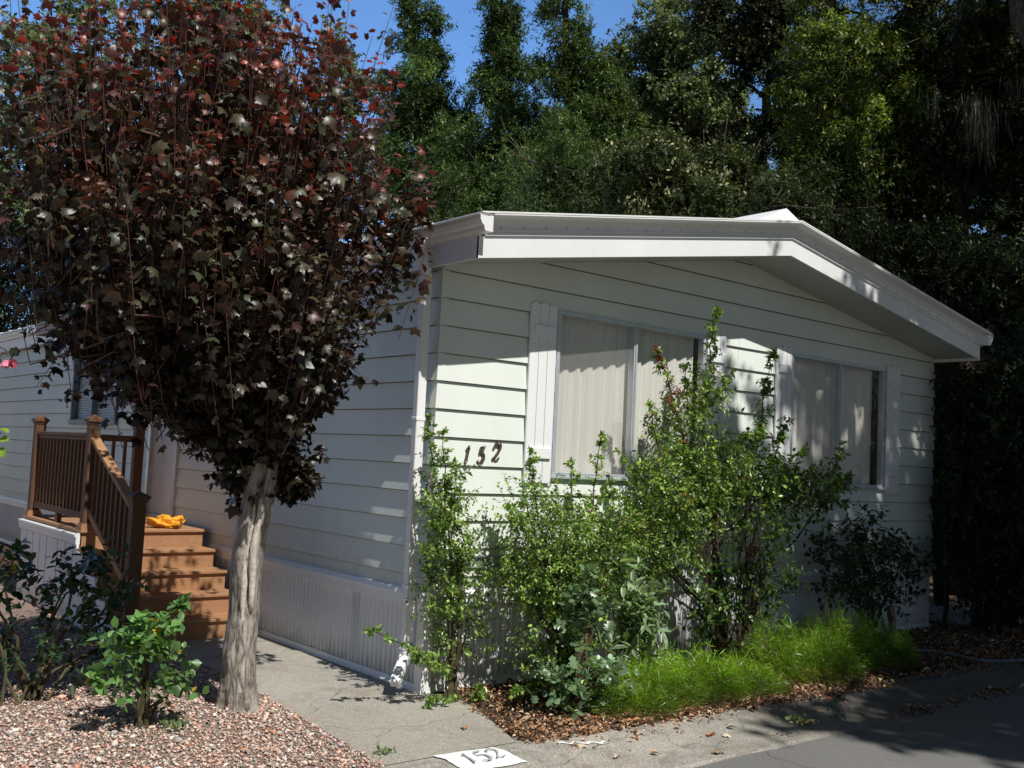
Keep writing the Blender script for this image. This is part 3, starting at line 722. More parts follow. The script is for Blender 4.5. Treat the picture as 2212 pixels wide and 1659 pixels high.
def arc(cx, cy, rx, ry, a0, a1, n, w0, w1, wm):
    out = []
    for i in range(n + 1):
        t = i / n; a = math.radians(a0 + (a1 - a0) * t); out.append((cx + rx * math.cos(a), cy + ry * math.sin(a), (w0 * (1 - t) + w1 * t) + (wm) * math.sin(math.pi * t)))
    return out
DIG = {'1': [[(-.13, .80, .06), (-.05, .84, .09), (.02, .93, .12)], [(.05, 1.0, .09), (.02, .9, .16), (.0, .6, .15), (-.02, .3, .15), (-.03, .12, .20), (-.07, .0, .13)]],
       '5': [[(.26, 1.0, .05), (.20, .93, .15), (.02, .92, .13), (-.08, .90, .11)], [(-.06, .94, .08), (-.09, .75, .07), (-.12, .56, .06)], [(-.13, .54, .06), (-.04, .60, .10)] + arc(.02, .31, .22, .30, 78, -130, 10, .11, .12, .10) + [(-.17, .12, .16)]],
       '2': [[(-.18, .72, .14)] + arc(.03, .74, .20, .24, 165, -25, 9, .10, .14, .05) + [(.12, .46, .12), (-.02, .26, .10), (-.17, .10, .09)], [(-.2, .07, .12), (-.05, .13, .10), (.08, .07, .12), (.22, .12, .10), (.25, .22, .04)]]}
for ch, x, zb, h in (('1', .268, 1.612, .132), ('5', .392, 1.622, .125), ('2', .535, 1.640, .138)):
    mb = MB()
    for st in DIG[ch]: ribbon(mb, st, (x, -.0215, zb), (1, 0, 0), (.16, 0, 1), (0, -1, 0), h, .012)
    dg = mb.build('house_number_digit', M_DIGIT, home); dg['label'] = 'dark bronze house number digit ' + ch
    mb = MB()
    for px_, pz_ in {'1': ((.05, .92), (-.05, .1)), '5': ((.17, .94), (-.10, .08)), '2': ((.06, .97), (.02, .09))}[ch]:
        xx = x + (px_ + .16 * pz_) * h; zz = zb + pz_ * h
        MB().tube([(xx, -.033, zz), (xx, -.0375, zz)], .005, 8).build('nail', M_NAIL, dg)

# awnings: brown metal, over the porch and on the far side
def awning(sg, xw, xo_, y0, y1, zt):
    mb = MB(); pr = []
    for i in range(5): pr += [(0.0, -.036 * i), (.008, -.036 * i - .006), (.008, -.036 * i - .030)]
    V = [(xo_ + sg * a, y, zt + b) for y in (y0, y1) for a, b in pr]; m = len(pr)
    mb.add(V, [(j, j + 1, m + j + 1, m + j) for j in range(m - 1)])
    zb = zt - .175
    mb.box(xo_ - sg * .03, y0, zb, xo_, y1, zt)
    n = int(abs(xo_ - xw) / .12) + 1
    for i in range(n):
        xa = xw + (xo_ - xw) * i / n; xb = xw + (xo_ - xw) * (i + 1) / n; sl_ = (zt - 3.17) / n
        za = 3.17 + sl_ * i; mb.add([(xa, y0, za), (xb, y0, za + sl_), (xb, y1, za + sl_), (xa, y1, za), (xa, y0, za - .02), (xb, y0, za + sl_ - .02), (xb, y1, za + sl_ - .02), (xa, y1, za - .02)], [(0, 1, 2, 3), (7, 6, 5, 4), (0, 4, 5, 1), (1, 5, 6, 2), (2, 6, 7, 3), (3, 7, 4, 0)])
    mb.box(xw, y0, zb, xo_, y0 + .02, zt - .002); mb.box(xw, y1 - .02, zb, xo_, y1, zt - .002)
    return mb.build('awning', M_BROWNMETAL, home)
awning(-1, -.12, -1.20, 3.75, 5.90, 2.93)
MB().box(-1.17, 5.905, 2.80, -1.09, 6.62, 2.875).build('awning_gutter', M_WHITE, home)
awning(1, W_ + .05, W_ + 1.3, -.32, 3.2, 3.10)

# the neighbour's sunlit white gable, mirrored in the side window
nb = empty('neighbor_house', (-6.5, 21, 0)); tag(nb, 'white lap-sided neighbouring house, seen as striped reflection in the side window', 'house')
mb = MB()
for i in range(17):
    z = .5 + i * .19; mb.add([(-14, 21.0, z), (.5, 21.0, z), (.5, 21.03, z + .165), (-14, 21.03, z + .165), (-14, 21.06, z - .03), (.5, 21.06, z - .03)], [(0, 1, 2, 3), (4, 5, 1, 0)])
mb.box(-14, 21.06, 0, .5, 27, 3.7); mb.build('wall', M_WHITE, nb)
mb = MB(); mb.add([(-14.3, 20.6, 3.7), (-6.7, 20.6, 4.9), (.8, 20.6, 3.7), (.8, 27.3, 3.7), (-6.7, 27.3, 4.9), (-14.3, 27.3, 3.7)], [(0, 1, 4, 5), (1, 2, 3, 4), (0, 2, 1), (3, 5, 4)]); mb.build('roof', M_WHITE, nb)
MB().box(-4.6, 20.93, 1.5, -3.2, 21.0, 2.7).build('window', M_DARKFRAME, nb)
# ================================================================== PORCH
porch = empty('porch_steps', (-.65, 3.6, 0))
tag(porch, 'brown composite porch with five steps, railing and white slatted side panel', 'porch')
XL, XR = -1.27, -.10; NY = [3.65, 3.37, 3.08, 2.79, 2.50]; NZ = [.84, .675, .508, .340, .172]
MB().box(XL, 3.65 - .025, .812, XR + .02, 5.56, .84).build('deck', M_WOOD, porch, bevel=.004)
mb = MB(); mb.box(XL + .02, 3.70, .62, XL + .05, 5.54, .81); mb.box(XL + .05, 5.50, .62, XR, 5.54, .81); mb.build('deck_frame', M_WOOD, porch)
for i in range(5):
    yN, z = NY[i], NZ[i]; nx = NY[i - 1] if i else 3.65
    if i: MB().box(XL, yN - .025, z - .028, XR, nx + .02, z).build('step', M_WOOD, porch, bevel=.004)
    zlo = NZ[i + 1] if i < 4 else .0
    MB().box(XL + .02, yN, zlo + .001, XR - .01, yN + .022, z - .029).build('riser', M_WOOD, porch)
    # side cheek under each tread
    if i: MB().box(XR - .04, yN + .023, 0.005, XR - .012, nx + .021, z - .03).build('stringer', M_WOODD, porch)
def post(x, y, z0, z1, w_=.10):
    o = MB().box(x - w_ / 2, y - w_ / 2, z0, x + w_ / 2, y + w_ / 2, z1 - .045).build('post', M_WOODD, porch, bevel=.006)
    a = w_ / 2 + .022; mb = MB()
    mb.box(x - w_ / 2 - .008, y - w_ / 2 - .008, z1 - .085, x + w_ / 2 + .008, y + w_ / 2 + .008, z1 - .06); mb.box(x - a, y - a, z1 - .060, x + a, y + a, z1 - .035)
    mb.add([(x - a + .006, y - a + .006, z1 - .0345), (x + a - .006, y - a + .006, z1 - .0345), (x + a - .006, y + a - .006, z1 - .0345), (x - a + .006, y + a - .006, z1 - .0345), (x, y, z1 + .01)], [(0, 1, 4), (1, 2, 4), (2, 3, 4), (3, 0, 4)])
    mb.build('post_cap', M_WOODD, o)
    b = w_ / 2 + .018; MB().box(x - b, y - b, z0 + .001, x + b, y + b, z0 + .035).box(x - b + .008, y - b + .008, z0 + .036, x + b - .008, y + b - .008, z0 + .055).build('post_base', M_WOOD, o)
post(-1.20, 5.45, .84, 1.88); post(-1.20, 3.70, .84, 1.88); post(-.16, 5.45, .84, 1.88); post(-1.19, 2.47, .0, 1.25, .11)
def rail(p, q, n, sloped=False, low=.10):
    p, q = Vector(p), Vector(q); up = (0, 0, 1)
    MB().bar(p, q, .085 if sloped else .07, .035).bar(p - Vector((0, 0, .035)), q - Vector((0, 0, .035)), .045, .034).build('handrail', M_WOOD if sloped else M_WOODD, porch, bevel=.004)
    dz = Vector((0, 0, .74 if not sloped else .66))
    MB().bar(p - dz, q - dz, .045, .06).build('bottom_rail', M_WOODD if not sloped else M_WOOD, porch)
    for i in range(n):
        t = (i + .75) / (n + .5); c = p.lerp(q, t); MB().box(c.x - .016, c.y - .016, c.z - dz.z + .03, c.x + .016, c.y + .016, c.z - .05).build('baluster', M_WOODD, porch)
rail((-1.20, 5.40, 1.70), (-1.20, 3.75, 1.70), 14)
rail((-1.15, 5.45, 1.70), (-.21, 5.45, 1.70), 7)
rail((-1.19, 3.66, 1.66), (-1.19, 2.50, 1.10), 9, True)
MB().box(-1.225, 4.55, .84, -1.175, 4.60, .94).build('rail_block', M_WOODD, porch)
# white slatted side panel with stepped trim
mb = MB(); ys = [5.55]; 
y = 3.66
while y < 5.5:
    mb.box(XL - .012 + (.004 if int(y * 8) % 2 else 0), y, .01, XL + .004, min(y + .112, 5.55), .70); y += .118
mb.build('side_panel', M_SKIRT, porch)
mb = MB(); mb.box(XL - .030, 3.645, .71, XL + .006, 5.56, .80); mb.box(XL - .042, 3.645, .775, XL - .0305, 5.56, .795); mb.build('side_panel_rail', M_WHITE, porch)
mb = MB()
for i in range(5):
    yN = NY[i]; nz = NZ[i + 1] if i < 4 else 0
    mb.box(XL - .022, yN - .012, nz - .0, XL + .0, yN + .022, NZ[i] - .031)
    if i < 4: mb.box(XL - .023, NY[i + 1] - .013, nz - .062, XL + .001, yN + .0, nz - .030)
for i in range(1, 5):
    a, b = NY[i], NY[i - 1]; y = a + .02
    while y < b - .02: mb.box(XL - .010, y, .005, XL - .001, min(y + .085, b), NZ[i] - .065); y += .09
mb.build('stair_side_panel', M_WHITE, porch)

# orange carrier bag on the porch
def bag():
    rng = random.Random(4); bm = bmesh.new(); bmesh.ops.create_icosphere(bm, subdivisions=4, radius=1)
    for v in bm.verts:
        c = v.co; r = 1 + .9 * nz_.noise(c * 1.7) + .5 * abs(nz_.noise(c * 4.5 + Vector((3, 1, 2)))) - .15
        v.co = Vector((c.x * .165 * r, c.y * .10 * r, max(0, (c.z * .5 + .42)) * .105 * (r if c.z > 0 else 1)))
    me = bpy.data.meshes.new('bag_body'); bm.to_mesh(me); bm.free(); me.polygons.foreach_set('use_smooth', [True] * len(me.polygons))
    t = empty('plastic_bag', (-.40, 3.80, .842)); t.rotation_euler = (0, 0, math.radians(-38))
    o = bpy.data.objects.new('bag_body', me); COL.objects.link(o); me.materials.append(M_BAG); o.parent = t
    mb = MB(); 
    for (x, s_) in ((-.06, 1), (.09, -1)):
        pts = [Vector((x + .05 * math.cos(a) * s_, .02 * math.sin(a * 2), 085e-3 + .03 * math.sin(a))) for a in [math.pi * i / 8 for i in range(9)]]
        mb.tube(pts, [.014, .008, .006, .008, .010, .006, .007, .009, .016], 6, .9)
    h = MB(); h.v = mb.v; h.f = mb.f
    me2 = bpy.data.meshes.new('bag_handle'); me2.from_pydata(h.v, [], h.f); me2.polygons.foreach_set('use_smooth', [True] * len(me2.polygons)); me2.materials.append(M_BAG)
    o2 = bpy.data.objects.new('bag_handle', me2); COL.objects.link(o2); o2.parent = t
    tag(t, 'crumpled orange plastic bag lying on the porch deck before the door', 'bag')
bag()

# painted number on the kerb
def marker():
    c = [Vector((-.815, -1.30, 0)), Vector((-.42, -1.33, 0)), Vector((-.385, -1.60, 0)), Vector((-.80, -1.60, 0))]
    t = empty('painted_marker', (-.6, -1.45, 0)); tag(t, 'white painted rectangle with faded number 152 on the concrete gutter', 'road marking')
    rng = random.Random(3); out = []
    for i in range(4):
        a, b = c[i], c[(i + 1) % 4]
        for j in range(9): out.append(a.lerp(b, j / 9) + Vector((rng.gauss(0, .005), rng.gauss(0, .005), 0)))
    def zz(y): return float(np.interp(-y, [1.3, 1.42, 1.56, 1.72], [0, .004, -.012, -.038])) + .008
    mb = MB(); ctr = Vector((-.6, -1.45, 0)); k = len(out)
    V = [(p.x, p.y, zz(p.y)) for p in out] + [(p.x * .5 + ctr.x * .5, p.y * .5 + ctr.y * .5, zz(p.y * .5 + ctr.y * .5)) for p in out] + [(ctr.x, ctr.y, zz(ctr.y))]
    mb.add(V, [(i, k + i, k + (i + 1) % k, (i + 1) % k) for i in range(k)] + [(k + i, 2 * k, k + (i + 1) % k) for i in range(k)])
    mb.build('paint_patch', M_PAINT, t)
    mb = MB()
    for ch, x in (('1', -.685), ('5', -.60), ('2', -.505)):
        for st in DIG[ch]: ribbon(mb, [(a, b, w_ * .6) for a, b, w_ in st], (x, -1.525, .0115 + .0), (1, 0, 0), (.05, 1, .05), (0, 0, 1), .15, .0015)
    mb.build('painted_number', M_FADED, t)
marker()
def scuff():
    rg_ = random.Random(8); mb = MB(); n = 16; V = []
    for i in range(n + 1):
        x = -.02 + .30 * i / n; y = -1.455 - .10 * i / n + .012 * math.sin(i * 1.3) + rg_.gauss(0, .004); w_ = .012 + .014 * abs(math.sin(i * .8 + .5)) + rg_.uniform(0, .006)
        for q in (w_ / 2, -w_ / 2): V.append((x, y + q, float(np.interp(-(y + q), [1.3, 1.42, 1.56, 1.72], [0, .004, -.012, -.038])) + .006))
    mb.add(V, [(2 * i, 2 * i + 1, 2 * i + 3, 2 * i + 2) for i in range(n)]); o = mb.build('paint_smear', M_PAINT, None)
    tag(o, 'thin smear of spilled white paint on the gutter right of the painted number', 'paint mark')
scuff()

# ================================================================== PLANTS
def ell_pts(rng, n, c, r, surf=.35):
    d = unit(rng.normal(size=(n, 3))); q = rng.uniform(size=(n, 1)) ** surf
    return np.array(c) + d * q * np.array(r), d

def bush(name, label, cat, base, stems, blobs, leaf, pal, wts, T=T_OVAL, mat=None, seed=0, stem_mat=None, k=14, tl=(.10, .26), stem_r=.012, up=.5, droop=.2, wid=1.0, spires=(), bright=1.0, group=None, wood_name='stem', tuft=0, spread=.9, dens=1.0):
    rng = np.random.default_rng(seed); random.seed(seed)
    t = empty(name, base); tag(t, label, cat, group)
    O = []; D = []; L = []; B = []
    wood = MB()
    for c, r, n in blobs:
        n = int(n * dens)
        p, d = ell_pts(rng, n, c, r, .42)
        dd = unit(d * .7 + np.array([0, 0, up]) + rng.normal(size=(n, 3)) * .45)
        l = rng.uniform(*tl, n); O.append(p); D.append(dd); L.append(l)
        lum = 1 + .35 * np.sin(p[:, 0] * 9 + seed) * np.sin(p[:, 2] * 8 + p[:, 1] * 7); B.append(lum * bright)
        nb = max(2, n // 34)
        for q in p[rng.choice(n, min(nb, n), replace=False)]:
            s0 = Vector(base) + Vector((random.gauss(0, .03), random.gauss(0, .03), 0)); mid = Vector(c).lerp(Vector(q), .35); mid.z = max(mid.z - r[2] * .4, base[2] + .05); s1 = s0.lerp(mid, .55); s1.x = s0.x + (mid.x - s0.x) * .28; s1.y = s0.y + (mid.y - s0.y) * .35
            pts = path(s0, s1, 2, .04) + path(s1, mid, 2, .05)[1:] + path(mid, q, 3, .10)[1:]
            wood.tube(pts, list(np.linspace(stem_r, stem_r * .3, len(pts))), 4)
    for (a, b, n) in spires:          # long upright shoots clothed in short twigs
        a, b = np.array(a), np.array(b); tt = rng.uniform(0, 1, n) ** .85
        ax = b - a; p = a + ax * tt[:, None] + rng.normal(size=(n, 3)) * .012
        dd = unit(unit(rng.normal(size=(n, 3)) * np.array([1, 1, .3])) * .8 + unit(ax) * .8)
        l = (1 - tt * .72) * rng.uniform(.06, .17, n); O.append(p); D.append(dd); L.append(l); B.append(np.full(n, 1.15 * bright))
        wood.tube(path(a, b, 5, .02), list(np.linspace(stem_r * .7, .003, 6)), 4)
    for a, b, r in stems: pts = path(a, b, 5, .05); wood.tube(pts, list(np.linspace(r, r * .6, len(pts))), 7, .15)
    O = np.concatenate(O); D = np.concatenate(D); L = np.concatenate(L); B = np.concatenate(B)
    twig_wood(wood, O[::2], D[::2], L[::2], .0022, droop)
    wood.build(wood_name, stem_mat or M_TWIG, t)
    twig_leaves('foliage', O, D, L, k, leaf, T, mat or M_LEAF, rng, t, pal, wts, wid, spread, droop, tuft, B)
    return t, O, rng

G_BRIGHT = [(.22, .34, .065), (.14, .25, .055), (.36, .47, .11), (.065, .125, .035)]
G_MID = [(.085, .15, .035), (.055, .11, .03), (.14, .21, .045)]
G_DARK = [(.030, .060, .022), (.045, .085, .028), (.07, .11, .035)]
def berries(t, P, n, r, mat, rng, name='berry_cluster', clump=9, sp=.024):
    for c in P[rng.choice(len(P), n, replace=False)]:
        mb = MB(); sp_ = sp * .8
        for j in range(clump):
            q = c + np.clip(rng.normal(size=3), -1.6, 1.6) * sp * .85; a = Vector(q)
            mb.add([a + Vector(v) * r for v in ((1, 0, 0), (0, 1, 0), (-1, 0, 0), (0, -1, 0), (0, 0, 1), (0, 0, -1))], [(0, 1, 4), (1, 2, 4), (2, 3, 4), (3, 0, 4), (1, 0, 5), (2, 1, 5), (3, 2, 5), (0, 3, 5)])
        mb.build(name, mat, t, smooth=True)

# A: slim pyracantha at the corner
b = (.12, -.20, 0)
t, O, rng = bush('pyracantha_shrub', 'slim upright small-leaved shrub growing against the house corner below the number', 'shrub', b,
     [(b, (.10, -.22, 1.0), .014), ((.14, -.19, 0), (.16, -.2, .8), .010)],
     [((.05, -.20, 1.12), (.15, .15, .30), 70), ((.08, -.20, .78), (.22, .16, .30), 95), ((.16, -.20, .42), (.20, .14, .22), 40), ((-.06, -.22, 1.38), (.12, .12, .24), 40)],
     .030, G_BRIGHT, [4, 5, 2, 3], seed=21, dens=1.35, stem_mat=M_STEM, k=13, tl=(.08, .22),
     spires=[((-.04, -.22, 1.2), (-.19, -.16, 1.92), 26), ((-.02, -.22, 1.2), (-.06, -.18, 1.84), 24), ((.05, -.22, 1.2), (.04, -.22, 1.62), 12), ((.1, -.3, 1.1), (-.32, -.42, 1.42), 12), ((.1, -.3, .9), (-.34, -.4, 1.05), 10), ((.1, -.3, .7), (-.2, -.5, .82), 8),
             ((.1, -.25, .15), (-.38, -.42, .38), 22), ((.1, -.25, .2), (-.62, -.30, .52), 24), ((.15, -.25, .5), (-.25, -.42, .72), 12), ((.12, -.3, .02), (-.22, -.42, .06), 14), ((.2, -.35, .02), (.12, -.52, .1), 14)])
# B: broad pyracantha
b = (.80, -.62, 0)
t, O, rng = bush('pyracantha_shrub', 'broad small-leaved shrub hiding the wall under the first shutter, leaning dark trunk', 'shrub', b,
     [(b, (.98, -.55, .42), .030), ((.98, -.55, .42), (1.35, -.42, .95), .026), ((.8, -.6, .02), (.72, -.5, .9), .014)],
     [((.70, -.48, 1.05), (.34, .26, .34), 170), ((1.15, -.42, 1.05), (.36, .26, .30), 150), ((.85, -.55, .68), (.36, .28, .26), 150), ((.62, -.42, .78), (.24, .2, .22), 60), ((.75, -.62, .28), (.38, .26, .20), 90), ((1.45, -.42, .95), (.22, .2, .26), 70), ((.62, -.36, 1.32), (.20, .16, .16), 30)],
     .031, G_BRIGHT, [5, 5, 3, 3], seed=22, dens=1.55, k=13, tl=(.10, .24),
     spires=[((.62, -.45, 1.25), (.52, -.45, 1.72), 22), ((.95, -.45, 1.3), (.93, -.43, 1.66), 16), ((1.2, -.4, 1.2), (1.28, -.38, 1.86), 26), ((1.1, -.4, 1.2), (1.42, -.38, 1.52), 16), ((.5, -.5, 1.1), (.28, -.55, 1.32), 10), ((.5, -.5, .8), (.22, -.55, 1.0), 10), ((.6, -.6, .1), (.25, -.72, .14), 16), ((.9, -.7, .1), (.55, -1.0, .2), 14)])
berries(t, O, 14, .006, M_BERRY, rng)
# C: tall pyracantha with the spire
b = (2.66, -.50, 0)
t, O, rng = bush('pyracantha_shrub', 'tallest small-leaved shrub with a light green spire and orange berries between the two windows', 'shrub', b,
     [(b, (2.30, -.46, 1.1), .018), ((2.70, -.48, 0), (2.45, -.42, 1.6), .014)],
     [((2.05, -.50, 1.45), (.42, .28, .34), 190), ((2.50, -.45, 1.62), (.34, .26, .30), 130), ((1.80, -.52, 1.10), (.36, .28, .26), 120), ((2.45, -.50, 1.28), (.26, .22, .14), 34), ((2.2, -.44, 1.95), (.26, .20, .24), 70), ((2.45, -.40, 2.25), (.15, .12, .22), 30), ((1.75, -.5, .86), (.24, .2, .14), 24)],
     .033, G_BRIGHT, [4, 4, 3, 4], seed=23, dens=1.75, k=13, tl=(.10, .24),
     spires=[((2.45, -.42, 2.2), (2.52, -.44, 3.02), 55), ((2.2, -.45, 2.0), (2.20, -.40, 2.5), 20), ((2.55, -.42, 2.2), (2.78, -.42, 2.5), 18), ((2.1, -.5, 1.9), (1.78, -.45, 2.6), 20), ((1.7, -.5, 1.5), (1.42, -.45, 1.76), 14), ((2.6, -.5, 1.8), (3.1, -.5, 2.02), 30), ((1.8, -.5, 1.8), (1.68, -.5, 2.15), 14), ((1.6, -.5, 1.3), (1.35, -.45, 1.45), 14)])
berries(t, O, 26, .007, M_BERRY, rng)
P = np.array([[1.80, -.47, 2.52], [1.86, -.47, 2.44], [1.92, -.47, 2.35], [1.97, -.47, 2.28], [2.05, -.47, 2.27], [1.95, -.47, 2.18], [2.02, -.47, 2.12], [1.77, -.47, 2.58], [2.86, -.62, .95], [2.87, -.62, .88], [2.88, -.62, .80], [2.87, -.62, 1.0], [2.86, -.62, .74]])
berries(t, P, len(P), .007, M_REDCLUSTER, rng, 'seed_cluster', 42, .028)
# D: privet clump
b = (2.76, -.60, 0)
stems = []
rs = random.Random(2)
for i in range(9):
    a = (2.76 + rs.gauss(0, .05), -.6 + rs.gauss(0, .04), 0); e = (2.85 + rs.gauss(0, .16), -.52 + rs.gauss(0, .08), rs.uniform(.9, 1.5)); stems.append((a, e, rs.uniform(.006, .012)))
t, O, rng = bush('privet_shrub', 'multi-stemmed shrub with larger oval leaves and a dark spire, reaching right across the second window', 'shrub', b, stems,
     [((3.15, -.42, 1.55), (.32, .2, .30), 90), ((3.65, -.40, 1.45), (.40, .26, .26), 90), ((2.42, -.62, .66), (.26, .18, .26), 38), ((2.98, -.66, .72), (.26, .2, .26), 44), ((3.10, -.5, 1.1), (.30, .2, .18), 34), ((4.15, -.38, 1.45), (.34, .2, .15), 44), ((2.28, -.7, .42), (.22, .16, .12), 12)],
     .052, [(.085, .17, .04), (.05, .11, .03), (.17, .28, .05), (.34, .42, .06)], [5, 4, 3, .9], seed=24, dens=1.5, k=8, tl=(.12, .30),
     spires=[((3.15, -.42, 1.8), (3.32, -.42, 2.72), 34), ((3.3, -.42, 1.6), (3.62, -.42, 2.16), 18), ((4.0, -.4, 1.4), (4.72, -.36, 1.66), 26), ((3.6, -.4, 1.5), (3.95, -.38, 1.9), 16), ((4.2, -.4, 1.4), (4.55, -.4, 1.95), 12)])
# E: dark privet on the right
b = (5.05, -.42, 0)
bush('privet_shrub', 'dark shaded shrub with oval leaves in front of the right-hand skirting', 'shrub', b,
     [(b, (5.0, -.4, .6), .02), (b, (4.6, -.45, .8), .012), (b, (5.35, -.45, .8), .012)],
     [((4.45, -.48, .85), (.32, .22, .28), 50), ((4.95, -.42, .95), (.38, .24, .26), 60), ((5.45, -.42, .75), (.40, .24, .20), 55), ((4.6, -.5, .5), (.28, .2, .18), 28), ((5.1, -.5, .5), (.4, .2, .15), 34)],
     .062, G_DARK, [4, 4, 2], seed=25, dens=1.15, k=8, tl=(.12, .3))
# sage-like plant with long grey leaves
b = (1.22, -.74, 0)
bush('sage_plant', 'grey-green plant with long soft leaves between the broad shrub and the feathery mound', 'plant', b,
     [(b, (1.25, -.74, .75), .008), (b, (1.38, -.7, .7), .008), (b, (1.1, -.74, .7), .007)], [((1.25, -.88, .45), (.16, .10, .30), 30), ((1.38, -.84, .50), (.12, .1, .30), 24)], .105,
     [(.22, .32, .17), (.16, .25, .12), (.30, .38, .23)], [3, 3, 2], T=T_OVAL, seed=26, k=7, tl=(.10, .2), wid=.62, stem_mat=M_STEM, spires=[((1.22, -.74, .3), (1.20, -.74, .98), 14), ((1.3, -.74, .3), (1.38, -.72, .95), 14)])
# oak seedling
b = (.62, -.98, 0)
bush('oak_sapling', 'young sapling with bluish lobed leaves at the front edge of the leaf-covered bed', 'sapling', b,
     [(b, (.64, -.96, .85), .008)], [((.62, -.98, .25), (.26, .20, .15), 40), ((.72, -.98, .14), (.38, .18, .12), 40), ((.62, -.96, .6), (.16, .13, .2), 30)], .062,
     [(.15, .25, .12), (.20, .31, .17), (.10, .18, .08)], [3, 3, 2], T=T_OAK, seed=27, k=7, tl=(.08, .18), wid=1.25, stem_mat=M_REDTWIG, spires=[((.62, -.96, .5), (.66, -.94, .95), 16)])
# roses on the left
b = (-1.96, .02, 0)
bush('rose_bush', 'small sunlit rose bush with fresh green leaves in the gravel left of the maple trunk', 'rose bush', b,
     [(b, (-1.93, .05, .32), .018), (b, (-2.0, .0, .3), .013)],
     [((-2.0, .0, .38), (.20, .18, .15), 38), ((-1.80, .02, .26), (.11, .11, .11), 14), ((-1.92, .05, .50), (.13, .12, .13), 16)], .058,
     [(.13, .26, .08), (.18, .33, .11), (.08, .18, .06), (.50, .36, .05)], [5, 4, 3, .35], T=T_OVAL, wid=1.3, seed=28, dens=1.1, k=7, tl=(.07, .14), stem_mat=M_STEM, spread=1.0,
     spires=[((-1.86, .05, .45), (-1.76, .05, .70), 9), ((-2.0, .02, .45), (-2.02, .04, .62), 5), ((-2.1, .0, .3), (-2.28, -.05, .36), 6)])
b = (-2.3, .95, 0)
bush('rose_bush', 'wide shaded rose thicket with dark round leaves in front of the white porch panel', 'rose bush', b,
     [((-2.3, .95, 0), (-2.1, 1.0, .7), .012), ((-2.15, 1.1, 0), (-1.75, 1.0, .8), .012), ((-2.4, .9, 0), (-2.7, 1.0, .8), .012), ((-1.95, 1.1, 0), (-1.6, 1.1, .75), .01), ((-2.5, .9, 0), (-2.5, .9, .9), .01)],
     [((-2.65, 1.05, .72), (.30, .25, .22), 34), ((-2.2, 1.0, .72), (.32, .25, .18), 34), ((-1.88, 1.05, .70), (.20, .2, .18), 20), ((-2.3, 1.0, .35), (.55, .3, .2), 44), ((-1.80, 1.1, .36), (.22, .2, .2), 16)], .056,
     [(.022, .05, .022), (.035, .075, .03), (.05, .10, .035), (.40, .30, .03)], [5, 4, 2, .12], T=T_ROUND, wid=.85, seed=29, k=7, tl=(.08, .18), stem_mat=M_STEM, spread=1.0)
b = (-2.62, 2.9, 0)
t, O, rng = bush('rose_bush', 'sunlit rose bush with small magenta flowers at the left end of the porch', 'rose bush', b,
     [(b, (-2.6, 2.9, .8), .012)], [((-2.62, 2.9, .95), (.34, .3, .26), 60), ((-2.75, 2.9, .55), (.3, .3, .28), 40)], .05,
     [(.11, .17, .04), (.07, .12, .035), (.18, .22, .06)], [4, 4, 2], T=T_OVAL, seed=30, k=7, tl=(.08, .2), stem_mat=M_STEM, spires=[((-2.5, 2.8, 1.0), (-2.35, 2.7, 1.24), 8), ((-2.7, 2.8, 1.0), (-2.65, 2.7, 1.3), 8)])
berries(t, np.array([[-2.5, 2.75, .78], [-2.42, 2.78, .72], [-2.56, 2.72, .70], [-2.46, 2.7, .82]]), 4, .016, M_MAGENTA, rng, 'flower', 7, .03)
# rose cane arching into the left edge with a pink bloom
c0 = at(10, 768, 5.2); tb = empty('climbing_rose', tuple(at(-160, 1500, 5.2) * np.array([1, 1, 0])))
tag(tb, 'rose cane with one pink bloom arching in from the left edge above the porch', 'rose')
root = Vector(tb.location)
mb = MB(); mb.tube([root, root + Vector((.02, 0, 1.2)), Vector(at(-90, 760, 5.2)), Vector(at(-30, 735, 5.2)), Vector(at(12, 755, 5.2)), Vector(at(18, 772, 5.2))], [.012, .01, .007, .005, .004, .003], 6)
mb.tube([root + Vector((.0, 0, .9)), Vector(at(-30, 960, 5.2)), Vector(at(2, 935, 5.2))], [.008, .005, .003], 5); mb.build('stem', M_STEM, tb)
rng = np.random.default_rng(77)
pc = np.array([at(u, v, 5.2) for u, v in ((5, 765), (33, 765), (-5, 772), (22, 752), (-20, 745), (2, 925), (0, 948), (4, 965), (-8, 940), (-20, 930))])
n = len(pc); tt = pick([(.06, .11, .04), (.22, .34, .05)], [1, 1], n, rng, .1); tt[:5] = (.05, .08, .04); tt[5:] = (.25, .40, .05)
np_mesh('foliage', leaf_verts(pc, rng.normal(size=(n, 3)) * .5 + np.array([.2, -.2, -.6]), rng.normal(size=(n, 3)) * .5 + np.array([-.5, -.6, .4]), np.full(n, .058), T_ROUND), T_ROUND[1], n, M_LEAF, tb, tt)
n = 9; fc = at(18, 783, 5.2); dd = unit(rng.normal(size=(n, 3)) * .55 + np.array([0, 0, -.9]))
np_mesh('bloom', leaf_verts(np.tile(fc, (n, 1)) + np.array([0, 0, .012]), dd, rng.normal(size=(n, 3)), np.full(n, .052), T_ROUND, 1.1), T_ROUND[1], n, M_PINK, tb, None)

